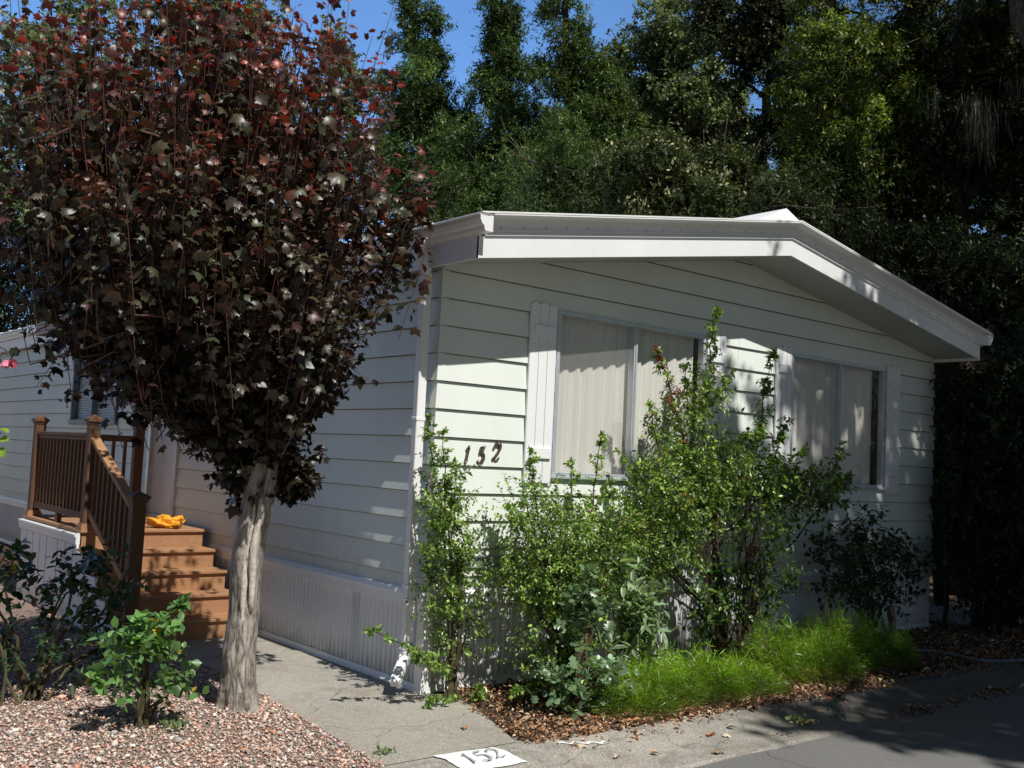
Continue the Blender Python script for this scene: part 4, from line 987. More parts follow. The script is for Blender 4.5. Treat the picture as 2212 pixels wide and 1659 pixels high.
# small weed
def weed(P, lab, seed, s=.10, n=60, pal=((.16, .24, .10), (.22, .30, .14)), h=.06):
    rng = np.random.default_rng(seed); t = empty('weed', P); tag(t, lab, 'weed')
    O = np.array(P) + rng.normal(size=(n, 3)) * np.array([s, s, h]) * .5; O[:, 2] = np.abs(O[:, 2]) + .01
    np_mesh('foliage', leaf_verts(O, rng.normal(size=(n, 3)) + np.array([0, 0, .8]), rng.normal(size=(n, 3)) + np.array([0, 0, 1]), rng.uniform(.015, .035, n), T_OVAL), T_OVAL[1], n, M_LEAF, t, pick(list(pal), [1, 1], n, rng))
weed((-1.82, -.14, .0), 'small grey-green weed beside the foot of the small rose bush', 41, .10, 90)
weed((-1.02, -1.12, .0), 'tiny flat weed in the walkway edge near the painted number', 42, .06, 40, h=.02)
weed((2.05, -1.98, -.05), 'weed growing in the joint between gutter and road below the feathery mound', 43, .07, 50, ((.05, .10, .04), (.10, .16, .06)), .14)
weed((1.62, -2.0, -.05), 'thin flat grass in the gutter joint left of the tall weed', 44, .10, 50, ((.12, .18, .05), (.2, .24, .08)), .02)

# feathery bright mounds
def mound(label, cx, cy, rx, ry, h, n, seed, lumps):
    rng = np.random.default_rng(seed); t = empty('feathery_plant', (cx, cy, 0)); tag(t, label, 'ground cover plant', 'bright feathery mounds at the kerb')
    O = []; Dn = []
    for (lx, ly, lr, lh, w_) in lumps:
        m = int(n * w_); a = rng.uniform(0, 6.28, m); q = np.sqrt(rng.uniform(0, 1, m)) * lr
        x = cx + lx + q * np.cos(a); y = cy + ly + q * np.sin(a) * .8; top = lh * np.sqrt(np.clip(1 - (q / lr) ** 2, .05, 1)) * (1 + .16 * rng.normal(size=m) + .22 * np.sin(x * 17 + seed) * np.sin(y * 19))
        z = top * rng.uniform(.0, 1, m) ** .5
        O.append(np.stack([x, y, z], 1)); Dn.append(unit(np.stack([np.cos(a) * q / lr * 1.1, np.sin(a) * q / lr * 1.1, .55 + 0 * a], 1) + rng.normal(size=(m, 3)) * .45))
    O = np.concatenate(O); Dn = np.concatenate(Dn); m = len(O)
    ztop = O[:, 2].max()
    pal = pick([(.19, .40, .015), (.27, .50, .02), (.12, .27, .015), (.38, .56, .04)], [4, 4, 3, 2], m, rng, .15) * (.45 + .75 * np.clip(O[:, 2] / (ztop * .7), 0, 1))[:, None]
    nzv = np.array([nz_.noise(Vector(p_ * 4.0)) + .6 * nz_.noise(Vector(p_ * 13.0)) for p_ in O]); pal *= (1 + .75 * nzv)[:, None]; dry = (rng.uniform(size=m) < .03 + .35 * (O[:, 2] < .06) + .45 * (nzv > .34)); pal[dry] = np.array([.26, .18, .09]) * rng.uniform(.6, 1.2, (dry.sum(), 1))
    T = (np.array([[-.020, 0, 0], [.020, 0, 0], [.014, .55, .04], [0, 1, -.14], [-.014, .55, .04]]), [(0, 1, 2, 4), (4, 2, 3)])
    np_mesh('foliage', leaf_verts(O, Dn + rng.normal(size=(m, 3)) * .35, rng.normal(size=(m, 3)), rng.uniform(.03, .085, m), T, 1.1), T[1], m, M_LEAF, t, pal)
mound('bright green feathery mound left of the bare multi-stemmed shrub base', 1.55, -1.08, 1, .5, .3, 30000, 51, [(-.62, -.06, .34, .22, .22), (-.30, .02, .38, .34, .26), (.12, .0, .40, .30, .26), (.5, -.06, .34, .24, .18), (.75, -.12, .2, .16, .08)])
mound('bright green feathery mound partly in shade right of the multi-stemmed shrub base', 3.35, -.95, 1.3, .6, .4, 42000, 52, [(-.55, .0, .38, .40, .20), (-.25, -.18, .4, .34, .18), (.25, .05, .48, .45, .24), (.66, .05, .42, .40, .20), (.92, -.05, .32, .30, .10), (-.2, .5, .3, .52, .08)])
mound('small dull feathery tuft in deep shade at the right end of the mounds', 4.42, -1.05, .5, .4, .3, 5200, 53, [(0, 0, .22, .24, .6), (.2, .08, .18, .18, .4)])
mb = MB(); mb.bar((5.15, -.62, 0), (5.10, -.60, .42), .05, .05); o = mb.build('garden_stake', M_STAKE, None); tag(o, 'short weathered wooden stake beside the dark shaded shrub', 'stake')
# hose
mb = MB(); pts = [at(1905, 1335, 11.2), at(1912, 1362, 11.0), at(1935, 1390, 10.7), at(1975, 1404, 10.5), at(2010, 1406, 10.5), at(2060, 1408, 10.8), at(2130, 1412, 11.2), at(2240, 1425, 11.5)]
pz = [.50, .30, .16, .12, .12, .12, .12, .12]
P2 = []
for i, ((u, v)) in enumerate([(1905, 1335), (1912, 1362), (1935, 1390), (1975, 1404), (2010, 1406), (2060, 1415), (2130, 1428), (2240, 1425)]):
    d = CF + CR * (u - 1106) / FPX - CU * (v - 829.5) / FPX; k_ = (pz[i] * .5 - CO[2]) / d[2]; P2.append(Vector(CO + d * k_))
cv = []
for i in range(len(P2) - 1):
    for j in range(4):
        t_ = j / 4; p0 = P2[max(i - 1, 0)]; p1 = P2[i]; p2 = P2[i + 1]; p3 = P2[min(i + 2, len(P2) - 1)]
        cv.append(.5 * ((2 * p1) + (p2 - p0) * t_ + (2 * p0 - 5 * p1 + 4 * p2 - p3) * t_ ** 2 + (3 * p1 - p0 - 3 * p2 + p3) * t_ ** 3))
mb.tube(cv, .017, 8); o = mb.build('garden_hose', M_HOSE, None, smooth=True); tag(o, 'grey garden hose curling over the leaf litter at the right of the bed', 'hose')

# ------------------------------------------------------------------ purple maple
def maple():
    rng = np.random.default_rng(61); random.seed(61)
    t = empty('purple_maple_tree', (-1.25, .2, 0)); tag(t, 'purple-leaved maple with pale split trunk growing in the gravel beside the walkway', 'tree')
    # trunk: resampled path with uneven rings
    key = [((-1.25, .21, -.05), .165), ((-1.262, .205, .03), .126), ((-1.275, .20, .14), .114), ((-1.295, .19, .35), .102), ((-1.285, .175, .60), .095), ((-1.305, .165, .85), .096), ((-1.30, .15, 1.05), .098), ((-1.275, .10, 1.38), .101), ((-1.26, .06, 1.6), .088), ((-1.23, .03, 1.8), .065)]
    pts = []; rad = []
    for i in range(len(key) - 1):
        for j in range(8):
            s_ = j / 8; pts.append(Vector(key[i][0]).lerp(Vector(key[i + 1][0]), s_)); rad.append(key[i][1] * (1 - s_) + key[i + 1][1] * s_)
    V = []; n = 28; mb = MB()
    for i, (p, r) in enumerate(zip(pts, rad)):
        for j in range(n):
            a = 2 * math.pi * j / n; z = p.z
            # furrow on the camera side plus burls
            q = 1 + .05 * math.sin(3 * a + z * 2) + .16 * max(0, .16 - z) / .16 * math.sin(5 * a + 1) + .035 * math.sin(7 * a + z * 5) + rng.normal() * .016
            da = (a - (4.25 + .25 * math.sin(z * 2.4)) + math.pi) % (2 * math.pi) - math.pi
            if .45 < z < 1.6: q -= .36 * math.exp(-(da / .15) ** 2) * min(1, (z - .45) * 3); q += .10 * math.exp(-((abs(da) - .42) / .16) ** 2)
            db = (a - 3.7 + math.pi) % (2 * math.pi) - math.pi; q += .30 * math.exp(-(db / .45) ** 2 - ((z - 1.0) / .15) ** 2) - .10 * math.exp(-(db / .5) ** 2 - ((z - .70) / .10) ** 2) + .16 * math.exp(-(db / .35) ** 2 - ((z - .32) / .06) ** 2)
            V.append((p.x + r * q * math.cos(a), p.y + r * q * math.sin(a), z))
    F = [(i * n + j, i * n + (j + 1) % n, (i + 1) * n + (j + 1) % n, (i + 1) * n + j) for i in range(len(pts) - 1) for j in range(n)]
    mb.add(V, F + [tuple((len(pts) - 1) * n + j for j in range(n))]); mb.build('trunk', M_MAPLEBARK, t, smooth=True)
    sm = simple('bare_heartwood', (.62, .56, .48), .7, .2, .3, 40, .5)
    for off, z0_, z1_, w0 in ((-.30, .50, 1.02, .020), (.26, .62, 1.34, .024), (-.12, .95, 1.30, .012)):
        ps = []; rs_ = []
        for q_ in range(13):
            z = z0_ + (z1_ - z0_) * q_ / 12; a = 4.25 + .25 * math.sin(z * 2.4) + off + .05 * math.sin(z * 17); c_ = Vector((np.interp(z, [k_[0][2] for k_ in key], [k_[0][0] for k_ in key]), np.interp(z, [k_[0][2] for k_ in key], [k_[0][1] for k_ in key]), z))
            rr_ = .098 * .95; ps.append(c_ + Vector((rr_ * math.cos(a), rr_ * math.sin(a), 0))); rs_.append(w0 * (.35 + .65 * math.sin(math.pi * (q_ + .6) / 13.2)))
        MB().tube(ps, rs_, 8, .35).build('bark_scar', sm, t, smooth=True)
    limbs = [([(-1.24, .04, 1.62), (-1.13, -.04, 1.87), (-1.04, -.12, 2.17), (-.98, -.1, 2.6), (-.95, -.12, 3.3)], [.075, .062, .05, .04, .02]),
             ([(-1.26, .05, 1.60), (-1.38, .12, 1.90), (-1.6, .2, 2.3), (-1.85, .3, 2.9), (-2.0, .35, 3.6)], [.075, .06, .05, .035, .015]),
             ([(-1.25, .05, 1.66), (-1.20, -.02, 2.0), (-1.20, -.08, 2.45), (-1.22, -.11, 2.88)], [.075, .068, .062, .058]),
             ([(-1.3, .1, 1.75), (-1.5, .5, 2.2), (-1.6, .9, 2.9), (-1.6, 1.1, 3.6)], [.05, .04, .03, .015]),
             ([(-1.45, .15, 2.0), (-1.9, -.1, 2.4), (-2.3, -.2, 2.9), (-2.5, -.1, 3.5)], [.045, .035, .025, .012]),
             ([(-1.15, -.02, 1.85), (-.85, .25, 2.3), (-.7, .4, 2.9), (-.65, .4, 3.5)], [.04, .032, .025, .012])]
    for p, r in limbs: MB().tube(p, r, 10, .12).build('limb', M_MAPLEBARK if len(p) == 4 and p[1][2] == 2.0 or r[0] == .075 and p[1][0] > -1.2 else M_BARK, t, smooth=True)
    # shoots: choose tips in the crown envelope
    zk = [1.25, 1.5, 1.77, 2.17, 2.4, 2.65, 3.15, 3.85, 4.25, 4.47, 4.75]; rk = [.26, .42, .56, .82, 1.02, 1.20, 1.46, 1.40, 1.04, .72, .30]; zc_ = [1.5, 1.77, 2.17, 2.4, 2.65, 3.15, 3.85, 4.25]
    Cx = lambda z: np.interp(z, zc_, [-1.24, -1.33, -1.36, -1.41, -1.46, -1.53, -1.65, -1.60]); Cy = lambda z: np.interp(z, zc_, [.18, .25, .28, .32, .36, .42, .52, .48])
    N = 1180
    z = np.concatenate([rng.uniform(1.38, 4.72, N * 3 - 260), rng.uniform(1.30, 1.85, 260)])[rng.permutation(N * 3)]; R = np.interp(z, zk, rk); keep = rng.uniform(size=len(z)) < (R / 1.58) ** 1.1; z = z[keep][:N]; R = np.interp(z, zk, rk); n_ = len(z)
    q = rng.uniform(0, 1, n_) ** .42; a = rng.uniform(0, 6.283, n_)
    R = R * np.minimum(1.04, 1 - .04 + .17 * np.sin(3 * a + z * 2.6) + .12 * np.sin(5 * a - z * 4.1) + .10 * rng.normal(size=n_)) * np.where(np.cos(a - .883) > 0, 1 - .42 * np.cos(a - .883), 1)
    tip = np.stack([Cx(z) + np.cos(a) * R * q, Cy(z) + np.sin(a) * R * q, z], 1)
    out = np.stack([np.cos(a), np.sin(a), 0 * a], 1) * q[:, None]
    L = rng.uniform(.45, 1.05, n_) * np.clip((z - 1.0) / 1.6, .35, 1.1)
    dirn = unit(out * np.clip(.75 - (z - 1.5) * .16, .12, .8)[:, None] + np.array([0, 0, 1.0]) * np.clip((z - 1.55) * .9, .12, 1.5)[:, None] + rng.normal(size=(n_, 3)) * .12)
    low = z < 2.1; dirn[low, 2] -= .35; dirn = unit(dirn)
    foot = tip - dirn * L[:, None]
    nw = 110; aw = rng.uniform(0, 6.283, nw); fw = rng.uniform(.2, .98, nw); zw0 = rng.uniform(2.9, 4.1, nw); Rw = np.interp(zw0, zk, rk) * fw
    tw = np.stack([Cx(zw0) + np.cos(aw) * Rw, Cy(zw0) + np.sin(aw) * Rw * np.where(np.sin(aw) > 0, .8, 1), zw0], 1); dw = unit(np.stack([np.cos(aw) * .28 * fw, np.sin(aw) * .22 * fw, 1 + 0 * aw], 1) + rng.normal(size=(nw, 3)) * .07)
    lw = rng.uniform(.6, 1.15, nw); nt_ = tw + dw * lw[:, None]; lim = 4.75 - .30 * ((nt_[:, 0] + 1.9) / 1.2) ** 2 + rng.normal(size=nw) * .12; ok = nt_[:, 2] < lim + .15
    tw, dw, lw, nt_ = tw[ok], dw[ok], lw[ok], nt_[ok]
    # a few sprays reaching right towards the gutter and low on the left
    ex = np.array([[-.72, -.45, 2.95], [-.66, -.42, 3.15], [-.80, -.35, 3.35], [-.95, -.2, 3.6], [-2.25, .95, 2.35], [-2.1, .85, 2.1], [-2.3, 1.0, 2.2], [-.85, -.2, 2.2]]); ed = unit(np.array([[.55, -.3, .5], [.5, -.35, .8], [.4, -.3, 1], [.3, -.2, 1], [-.5, .2, -.25], [-.4, .1, -.5], [-.3, -.1, -.5], [.5, .1, -.2]]))
    foot = np.concatenate([foot, tw, ex - ed * .35]); dirn = np.concatenate([dirn, dw, ed]); L = np.concatenate([L, lw, np.full(len(ex), .62)]); tip = foot + dirn * L[:, None]; n_ = len(foot)
    # leaves: opposite pairs on petioles
    k = 14; tt = (np.linspace(.04, 1, k) ** .78)[None, :].repeat(n_, 0); D = dirn[:, None, :]
    sd = unit(np.cross(dirn, rng.normal(size=(n_, 3)))); s2 = np.cross(dirn, sd)
    P = []; LD = []; LN = []; TT = []; ID = []
    for sgn in (1, -1):
        ang = np.arange(k)[None, :] * (math.pi / 2) + rng.normal(size=(n_, k)) * .35
        rad_ = sgn * (np.cos(ang)[:, :, None] * sd[:, None, :] + np.sin(ang)[:, :, None] * s2[:, None, :])
        node = foot[:, None, :] + D * (tt * L[:, None])[:, :, None]
        pet = rng.uniform(.03, .075, (n_, k, 1)) * (1.15 - .8 * tt[:, :, None])
        p = node + rad_ * pet + D * pet * .5
        ld = rad_ * 1.0 + D * (.0 + .75 * tt[:, :, None] ** 3) + rng.normal(size=p.shape) * .35; ld[:, :, 2] -= .50 * (1 - tt ** 3)
        ln = -rad_ * .15 + np.array([0, 0, 1.0]) + rng.normal(size=p.shape) * .75
        P.append(p.reshape(-1, 3)); LD.append(ld.reshape(-1, 3)); LN.append(ln.reshape(-1, 3)); TT.append(tt.ravel()); ID.append(np.repeat(np.arange(n_), k))
    P = np.concatenate(P); LD = np.concatenate(LD); LN = np.concatenate(LN); TT = np.concatenate(TT); ID = np.concatenate(ID); m = len(P)
    drop = rng.uniform(size=m) < .08
    # an opening in the crown over the snapped limb and the fork
    dep = (P - CO) @ CF; pu = 1106 + FPX * ((P - CO) @ CR) / dep; pv = 829.5 - FPX * ((P - CO) @ CU) / dep
    drop |= (np.abs(pu - 640) < 24) & (pv > 572) & (pv < 690) & (dep < 6.45) & (rng.uniform(size=m) < .9)
    drop |= (np.abs(pu - (605 + (960 - pv) * .55)) < 22) & (pv > 800) & (pv < 1010) & (dep < 6.5) & (rng.uniform(size=m) < .35)
    cl = np.array([nz_.noise(Vector(p_ * 2.6)) for p_ in P]); drop |= (cl < -.12) & (rng.uniform(size=m) < .45)
    hi = np.clip((P[:, 2] - 3.0) / 1.2, 0, .50); drop |= rng.uniform(size=m) < hi
    P, LD, LN, TT, ID = (x[~drop] for x in (P, LD, LN, TT, ID)); m = len(P)
    sz = .060 * np.clip(1 + .28 * rng.normal(size=m), .4, 1.8) * (1.10 - .42 * TT ** 3)
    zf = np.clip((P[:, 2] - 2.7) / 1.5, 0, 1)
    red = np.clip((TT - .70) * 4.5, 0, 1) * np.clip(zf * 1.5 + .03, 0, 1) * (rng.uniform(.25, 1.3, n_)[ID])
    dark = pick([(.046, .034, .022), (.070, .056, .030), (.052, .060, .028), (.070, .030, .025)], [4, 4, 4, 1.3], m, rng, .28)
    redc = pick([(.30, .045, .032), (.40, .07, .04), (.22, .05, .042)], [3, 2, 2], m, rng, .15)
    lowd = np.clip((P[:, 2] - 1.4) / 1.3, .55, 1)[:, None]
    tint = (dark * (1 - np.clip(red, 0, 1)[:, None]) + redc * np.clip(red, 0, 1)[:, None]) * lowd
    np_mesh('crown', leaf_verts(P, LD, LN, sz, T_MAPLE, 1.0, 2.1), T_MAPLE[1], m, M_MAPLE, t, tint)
    mb = MB()
    for i in range(n_):
        f0 = Vector(foot[i]); mb.tube([f0, (f0 + Vector(tip[i])) / 2 + Vector(rng.normal(size=3) * .01), Vector(tip[i])], [.0032, .0026, .0016], 3)
        if i % 4 == 0:
            best = min((Vector(q_) for p_, _ in limbs for q_ in p_), key=lambda v_: (v_ - f0).length)
            mb.tube(path(best, f0, 3, .06), [.010, .008, .006, .0045], 4)
    mb.build('twig', M_REDTWIG, t)
maple()

# ------------------------------------------------------------------ background trees
def tree(name, label, base, top_pts, lumps, leaf, pal, wts, ntw, k, seed, T=T_DIAMOND, mat=None, trunk_r=.16, group='trees behind the house', wid=1.0, tl=(.06, .30), up=.35, lumpvar=.45, limbs_show=True, bark=None, droop=.3, moss=None):
    """lumps: (centre, radius) in world space"""
    rng = np.random.default_rng(seed); random.seed(seed)
    t = empty(name, base); tag(t, label, 'tree', group)
    O = []; D = []; B = []; tot = sum(r ** 2 for _, r in lumps)
    for c, r in lumps:
        sub = max(7, int(r * r * 15)); c = np.array(c)
        sd = unit(rng.normal(size=(sub, 3))); sc = c + sd * rng.uniform(.15, 1.08, (sub, 1)) * r * np.array([1, 1, 1.1])
        m = max(1, int(ntw * 2.2 * r * r / tot / sub))
        m0 = m
        for q, dq in zip(sc, sd):
            sr = r * rng.uniform(.16, .42); m = max(2, int(m0 * rng.lognormal(-.1, .5)))
            d = unit(rng.normal(size=(m, 3))); p = q + d * sr * rng.uniform(.3, 1, (m, 1)) ** .5
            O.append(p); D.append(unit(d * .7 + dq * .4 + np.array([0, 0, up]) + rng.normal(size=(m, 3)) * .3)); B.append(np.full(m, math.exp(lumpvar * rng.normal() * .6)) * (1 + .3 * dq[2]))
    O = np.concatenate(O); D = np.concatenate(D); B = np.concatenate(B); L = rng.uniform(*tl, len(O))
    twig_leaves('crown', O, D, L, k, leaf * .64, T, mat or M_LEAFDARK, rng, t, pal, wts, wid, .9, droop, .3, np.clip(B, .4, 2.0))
    mb = MB(); base = Vector(base); top = Vector(top_pts[-1])
    pts = [base] + [Vector(p) for p in top_pts]; fine = []
    for a, b_ in zip(pts, pts[1:]): fine += path(a, b_, 3, .03)[:-1]
    fine.append(pts[-1]); rr = list(np.linspace(trunk_r, trunk_r * .3, len(fine))); mb.tube(fine, rr, 10, .15)
    mb.build('trunk', bark or M_BARK, t, smooth=True)
    for c, r in lumps:
        mb = MB()
        c = Vector(c); j = min(range(len(fine)), key=lambda i: (fine[i] - c).length + max(0, fine[i].z - c.z) * 1.5)
        pp = path(fine[j], c, 4, .07, .04); mb.tube(pp, list(np.linspace(rr[j] * .6, .02, len(pp))), 6, .1)
        for _ in range(3):
            e = c + Vector(rng.normal(size=3)) * r * .55; mb.tube(path(c, e, 3, .1), [.02, .015, .01, .006], 4)
        mb.build('limb', bark or M_BARK, t, smooth=True)
    return t, O, rng
def LU(*a):     # photo position, distance, radius -> lump
    return [(tuple(at(u, v, d)), r * (.80 + .20 * min(1, max(0, (v - 120) / 160)))) for u, v, d, r in a]
def gb(u, d):   # ground point under photo column u at distance d
    p = at(u, 830, d); return (float(p[0]), float(p[1]), -.03)
OAKG = [(.13, .17, .08), (.18, .22, .11), (.07, .10, .045), (.24, .28, .15)]
BAYG = [(.055, .105, .032), (.09, .145, .042), (.035, .07, .025), (.20, .21, .05)]
BRG = [(.085, .14, .028), (.15, .20, .035), (.045, .08, .024), (.28, .26, .05)]

tree('oak_tree', 'broad pale grey-green oak behind the maple at the left', gb(300, 27), [tuple(at(300, 500, 27)), tuple(at(320, 200, 27)), tuple(at(330, -60, 27))],
     LU((-60, 250, 27, 2.2), (80, 120, 26.5, 2.2), (200, 20, 27, 2.2), (90, 330, 26, 2.3), (260, 260, 26, 2.4), (420, 60, 27, 2.2), (330, 420, 26, 2.4), (520, 180, 26.5, 2.2), (540, 30, 27, 1.2), (570, 340, 26, 1.9), (450, -60, 27, 1.8), (120, 520, 26, 2.2), (-60, 470, 26, 2.2), (420, 560, 26, 2.2)),
     .17, OAKG, [4, 4, 2, 2], 5200, 9, 71, wid=1.25)
tree('oak_tree', 'small loose oak sprays showing between the maple and the conical tree', gb(715, 26), [tuple(at(715, 500, 26)), tuple(at(722, 250, 26)), tuple(at(735, 110, 26))],
     LU((745, 110, 26, .75), (700, 190, 26, .8), (760, 215, 26, .7), (720, 300, 26, .9), (680, 380, 26, 1.1), (790, 320, 26, .7), (740, 420, 26, 1.2), (640, 280, 26, .8), (800, 240, 26, .6), (790, 175, 26, .42), (835, 330, 26, .7), (700, 120, 26, .4)),
     .15, OAKG, [4, 4, 3, 1], 1300, 9, 72, wid=1.25, trunk_r=.12)
tree('bay_tree', 'dark green conical tree just right of the maple with its tip against blue sky', gb(915, 22), [tuple(at(915, 500, 22)), tuple(at(905, 200, 22)), tuple(at(890, -20, 22))],
     LU((890, 0, 22, .48), (905, 60, 22, .65), (878, 110, 22, .62), (925, 140, 22, .7), (880, 190, 21.8, .8), (950, 220, 21.6, .85), (850, 260, 22, .75), (905, 300, 21.6, .95), (985, 310, 21.6, .9), (850, 380, 22, .85), (920, 400, 21.5, 1.0), (1000, 420, 21.5, .9), (870, 480, 21.8, .9), (950, 490, 21.5, .9)),
     .13, BAYG, [4, 4, 3, .5], 4600, 9, 73, T=T_NARROW, wid=1.6)
tree('bay_tree', 'tall dark green tree left of centre with an open ragged edge, second behind the roof', gb(1080, 21), [tuple(at(1085, 500, 21)), tuple(at(1080, 200, 21)), tuple(at(1060, -80, 21))],
     LU((1065, -20, 21, .6), (1075, 40, 21, .6), (1100, 80, 21, .6), (1075, 120, 20.8, .7), (1110, 150, 20.8, .75), (1060, 200, 20.8, .7), (1130, 230, 20.5, .85), (1060, 280, 20.5, .8), (1120, 320, 20.4, .9), (1050, 370, 20.6, .85), (1130, 410, 20.4, .9), (1070, 450, 20.5, .8)),
     .12, BAYG, [4, 4, 3, .5], 4200, 9, 74, T=T_NARROW, wid=1.6)
tree('bay_tree', 'leafy dark tree with yellowish tips reaching out of the top near the centre', gb(1240, 19), [tuple(at(1240, 500, 19)), tuple(at(1230, 200, 19)), tuple(at(1215, -60, 19))],
     LU((1200, -30, 19, .45), (1180, 30, 19, .42), (1225, 50, 19, .48), (1215, 110, 19, .5), (1260, 130, 19, .6), (1200, 170, 19, .6), (1300, 180, 19, .7), (1240, 230, 18.8, .8), (1310, 260, 18.8, .8), (1200, 300, 18.6, .8), (1280, 340, 18.5, .9), (1340, 350, 18.6, .7), (1220, 410, 18.4, .8), (1310, 430, 18.4, .8)),
     .11, BAYG, [3, 4, 3, 1], 4400, 9, 75, T=T_NARROW, wid=1.6)
tree('oak_tree', 'grey-green rounded oak standing right of centre with sky on both sides of its top', gb(1440, 20), [tuple(at(1440, 500, 20)), tuple(at(1440, 250, 20)), tuple(at(1440, 40, 20))],
     LU((1440, 35, 20, .62), (1400, 90, 20, .6), (1480, 90, 20, .62), (1440, 140, 19.8, .8), (1390, 190, 20, .75), (1500, 190, 19.8, .72), (1450, 250, 19.6, .9), (1510, 300, 19.6, .8), (1390, 300, 19.6, .8), (1340, 110, 20.5, .6), (1450, 360, 19.4, .9), (1560, 260, 20, .7), (1575, 350, 20, .8)),
     .11, OAKG, [4, 4, 3, 2], 4600, 9, 76, wid=1.2, trunk_r=.14)
t, O, rng = tree('oak_tree', 'dark oak with a bare curved limb and blue sky gaps, behind the ridge cap', gb(1655, 17.5), [tuple(at(1660, 470, 17.5)), tuple(at(1640, 330, 17.5)), tuple(at(1655, 210, 17.5)), tuple(at(1690, 60, 17.5))],
     LU((1560, 20, 17.5, .7), (1620, 40, 17.5, .8), (1700, 20, 17.5, .8), (1590, 100, 17.4, .62), (1650, 110, 17.4, .7), (1540, 70, 17.6, .42), (1700, 130, 17.3, .7), (1590, 170, 17.5, .35), (1610, 300, 17.6, .45), (1570, 430, 17.4, .6), (1700, 260, 17.5, .5)),
     .095, [(.045, .06, .03), (.08, .10, .05), (.03, .04, .02)], [4, 3, 3], 2700, 9, 77, wid=1.3, trunk_r=.15)
tree('bay_tree', 'bright yellow-green tree filling the upper right in front of the darker trees', gb(1790, 15.5), [tuple(at(1800, 500, 15.5)), tuple(at(1800, 200, 15.5)), tuple(at(1800, -60, 15.5))],
     LU((1780, -20, 15.5, .8), (1860, 30, 15.5, .9), (1760, 110, 15.4, .65), (1840, 140, 15.3, .85), (1920, 100, 15.5, .8), (1760, 220, 15.3, .62), (1850, 260, 15.2, .85), (1780, 330, 15.2, .7), (1900, 350, 15.2, .8), (1740, 400, 15.2, .55), (1830, 430, 15.1, .7), (1930, 230, 15.4, .7), (1700, 330, 15.4, .45)),
     .105, BRG, [4, 4, 4, 1.0], 5200, 9, 78, T=T_NARROW, wid=1.6)
t, O, rng = tree('oak_tree', 'large very dark oak hung with grey moss at the right edge', gb(2080, 15.5), [tuple(at(2070, 700, 15.5)), tuple(at(2060, 400, 15.5)), tuple(at(2090, -60, 15.5))],
     LU((2040, 10, 15.5, .95), (2130, 60, 15.5, .9), (2200, 160, 15.5, .9), (1990, 140, 15.5, .8), (2080, 200, 15.4, .9), (2180, 290, 15.3, .8), (1990, 300, 15.2, .8), (2090, 380, 15.2, .7), (2200, 430, 15.2, .8), (2000, 460, 15.0, .7), (2110, 520, 15.0, .75), (2220, 590, 15, .8), (1950, 560, 15, .6), (2050, 640, 15, .7), (2160, 680, 15, .8), (1900, 480, 15.2, .6)),
     .10, [(.028, .042, .018), (.045, .065, .024), (.02, .03, .014), (.10, .13, .04)], [4, 3, 4, .8], 6500, 9, 79, wid=1.3, trunk_r=.28)
# strands of moss on it
V = []; n = 0; rngm = np.random.default_rng(5); P = []; Dm = []; szs = []
for (u, v, hh, c_) in ((2115, 225, .9, 90), (2100, 215, .7, 60), (2015, 200, .55, 40), (2145, 240, .6, 30), (2200, 170, .5, 30), (2130, 260, .8, 40)):
    p = at(u, v, 14.6)
    for _ in range(c_):
        P.append(p + rngm.normal(size=3) * np.array([.09, .09, .07])); Dm.append(np.array([0, 0, -1]) + rngm.normal(size=3) * .13); szs.append(hh * rngm.uniform(.35, 1))
P = np.array(P); Tm = (np.array([[-.010, 0, 0], [.010, 0, 0], [.03, .5, .03], [.02, 1, -.03], [.012, .5, .03]]), [(0, 1, 2, 4), (4, 2, 3)])
np_mesh('hanging_moss', leaf_verts(P, np.array(Dm), rngm.normal(size=(len(P), 3)), np.array(szs), Tm), Tm[1], len(P), M_MOSS, t, pick([(.10, .105, .08), (.17, .175, .14)], [1, 1], len(P), rngm))

# understorey directly behind the roof
def shrubline(label, name, u0, u1, vtop, d, pal, wts, seed, leaf=.1, n=7, T=T_NARROW, r=.75, ntw=2600, wid=1.6, deep=2):
    rr = random.Random(seed); ls = []
    for i in range(n):
        u = u0 + (u1 - u0) * (i + .5) / n
        for j in range(deep): ls.append((u + rr.gauss(0, 14), vtop + rr.uniform(10, 40) + j * 85, d + rr.uniform(-.6, .6), r * rr.uniform(.75, 1.1)))
    um = (u0 + u1) / 2
    return tree(name, label, gb(um, d), [tuple(at(um, 600, d)), tuple(at(um, vtop + 60, d))], LU(*ls), leaf, pal, wts, ntw, 9, seed, T=T, wid=wid, trunk_r=.09, group='trees behind the house')
shrubline('low bay shrub showing between the maple and the gutter corner', 'bay_shrub', 930, 1130, 380, 19.5, BAYG, [4, 4, 3, .4], 81, r=.7)
shrubline('fine-leaved dark shrub mass above the left half of the front roof edge', 'bay_shrub', 1120, 1330, 330, 17, BAYG, [3, 4, 3, .6], 82, r=.7, leaf=.085)
t, O, rng = shrubline('privet tree with cream flower clusters above the roof edge left of the ridge cap', 'flowering_privet', 1330, 1590, 360, 15.5, [(.05, .075, .022), (.08, .10, .03), (.03, .045, .018)], [4, 3, 4], 83, leaf=.085, T=T_OVAL, wid=.9, r=.62)
n = 1500; rb = np.random.default_rng(8); sel = O[rb.choice(len(O), n // 10)]; cen = np.repeat(sel, 10, 0) + rb.normal(size=(len(sel) * 10, 3)) * .05 + np.array([-.1, -.15, .1]); n = len(cen)
np_mesh('flower', leaf_verts(cen, rb.normal(size=(n, 3)) + np.array([0, 0, 1.]), rb.normal(size=(n, 3)), rb.uniform(.04, .09, n), T_DIAMOND), T_DIAMOND[1], n, M_LITTER, t, pick([(.36, .35, .19), (.28, .30, .15)], [1, 1], n, rb))
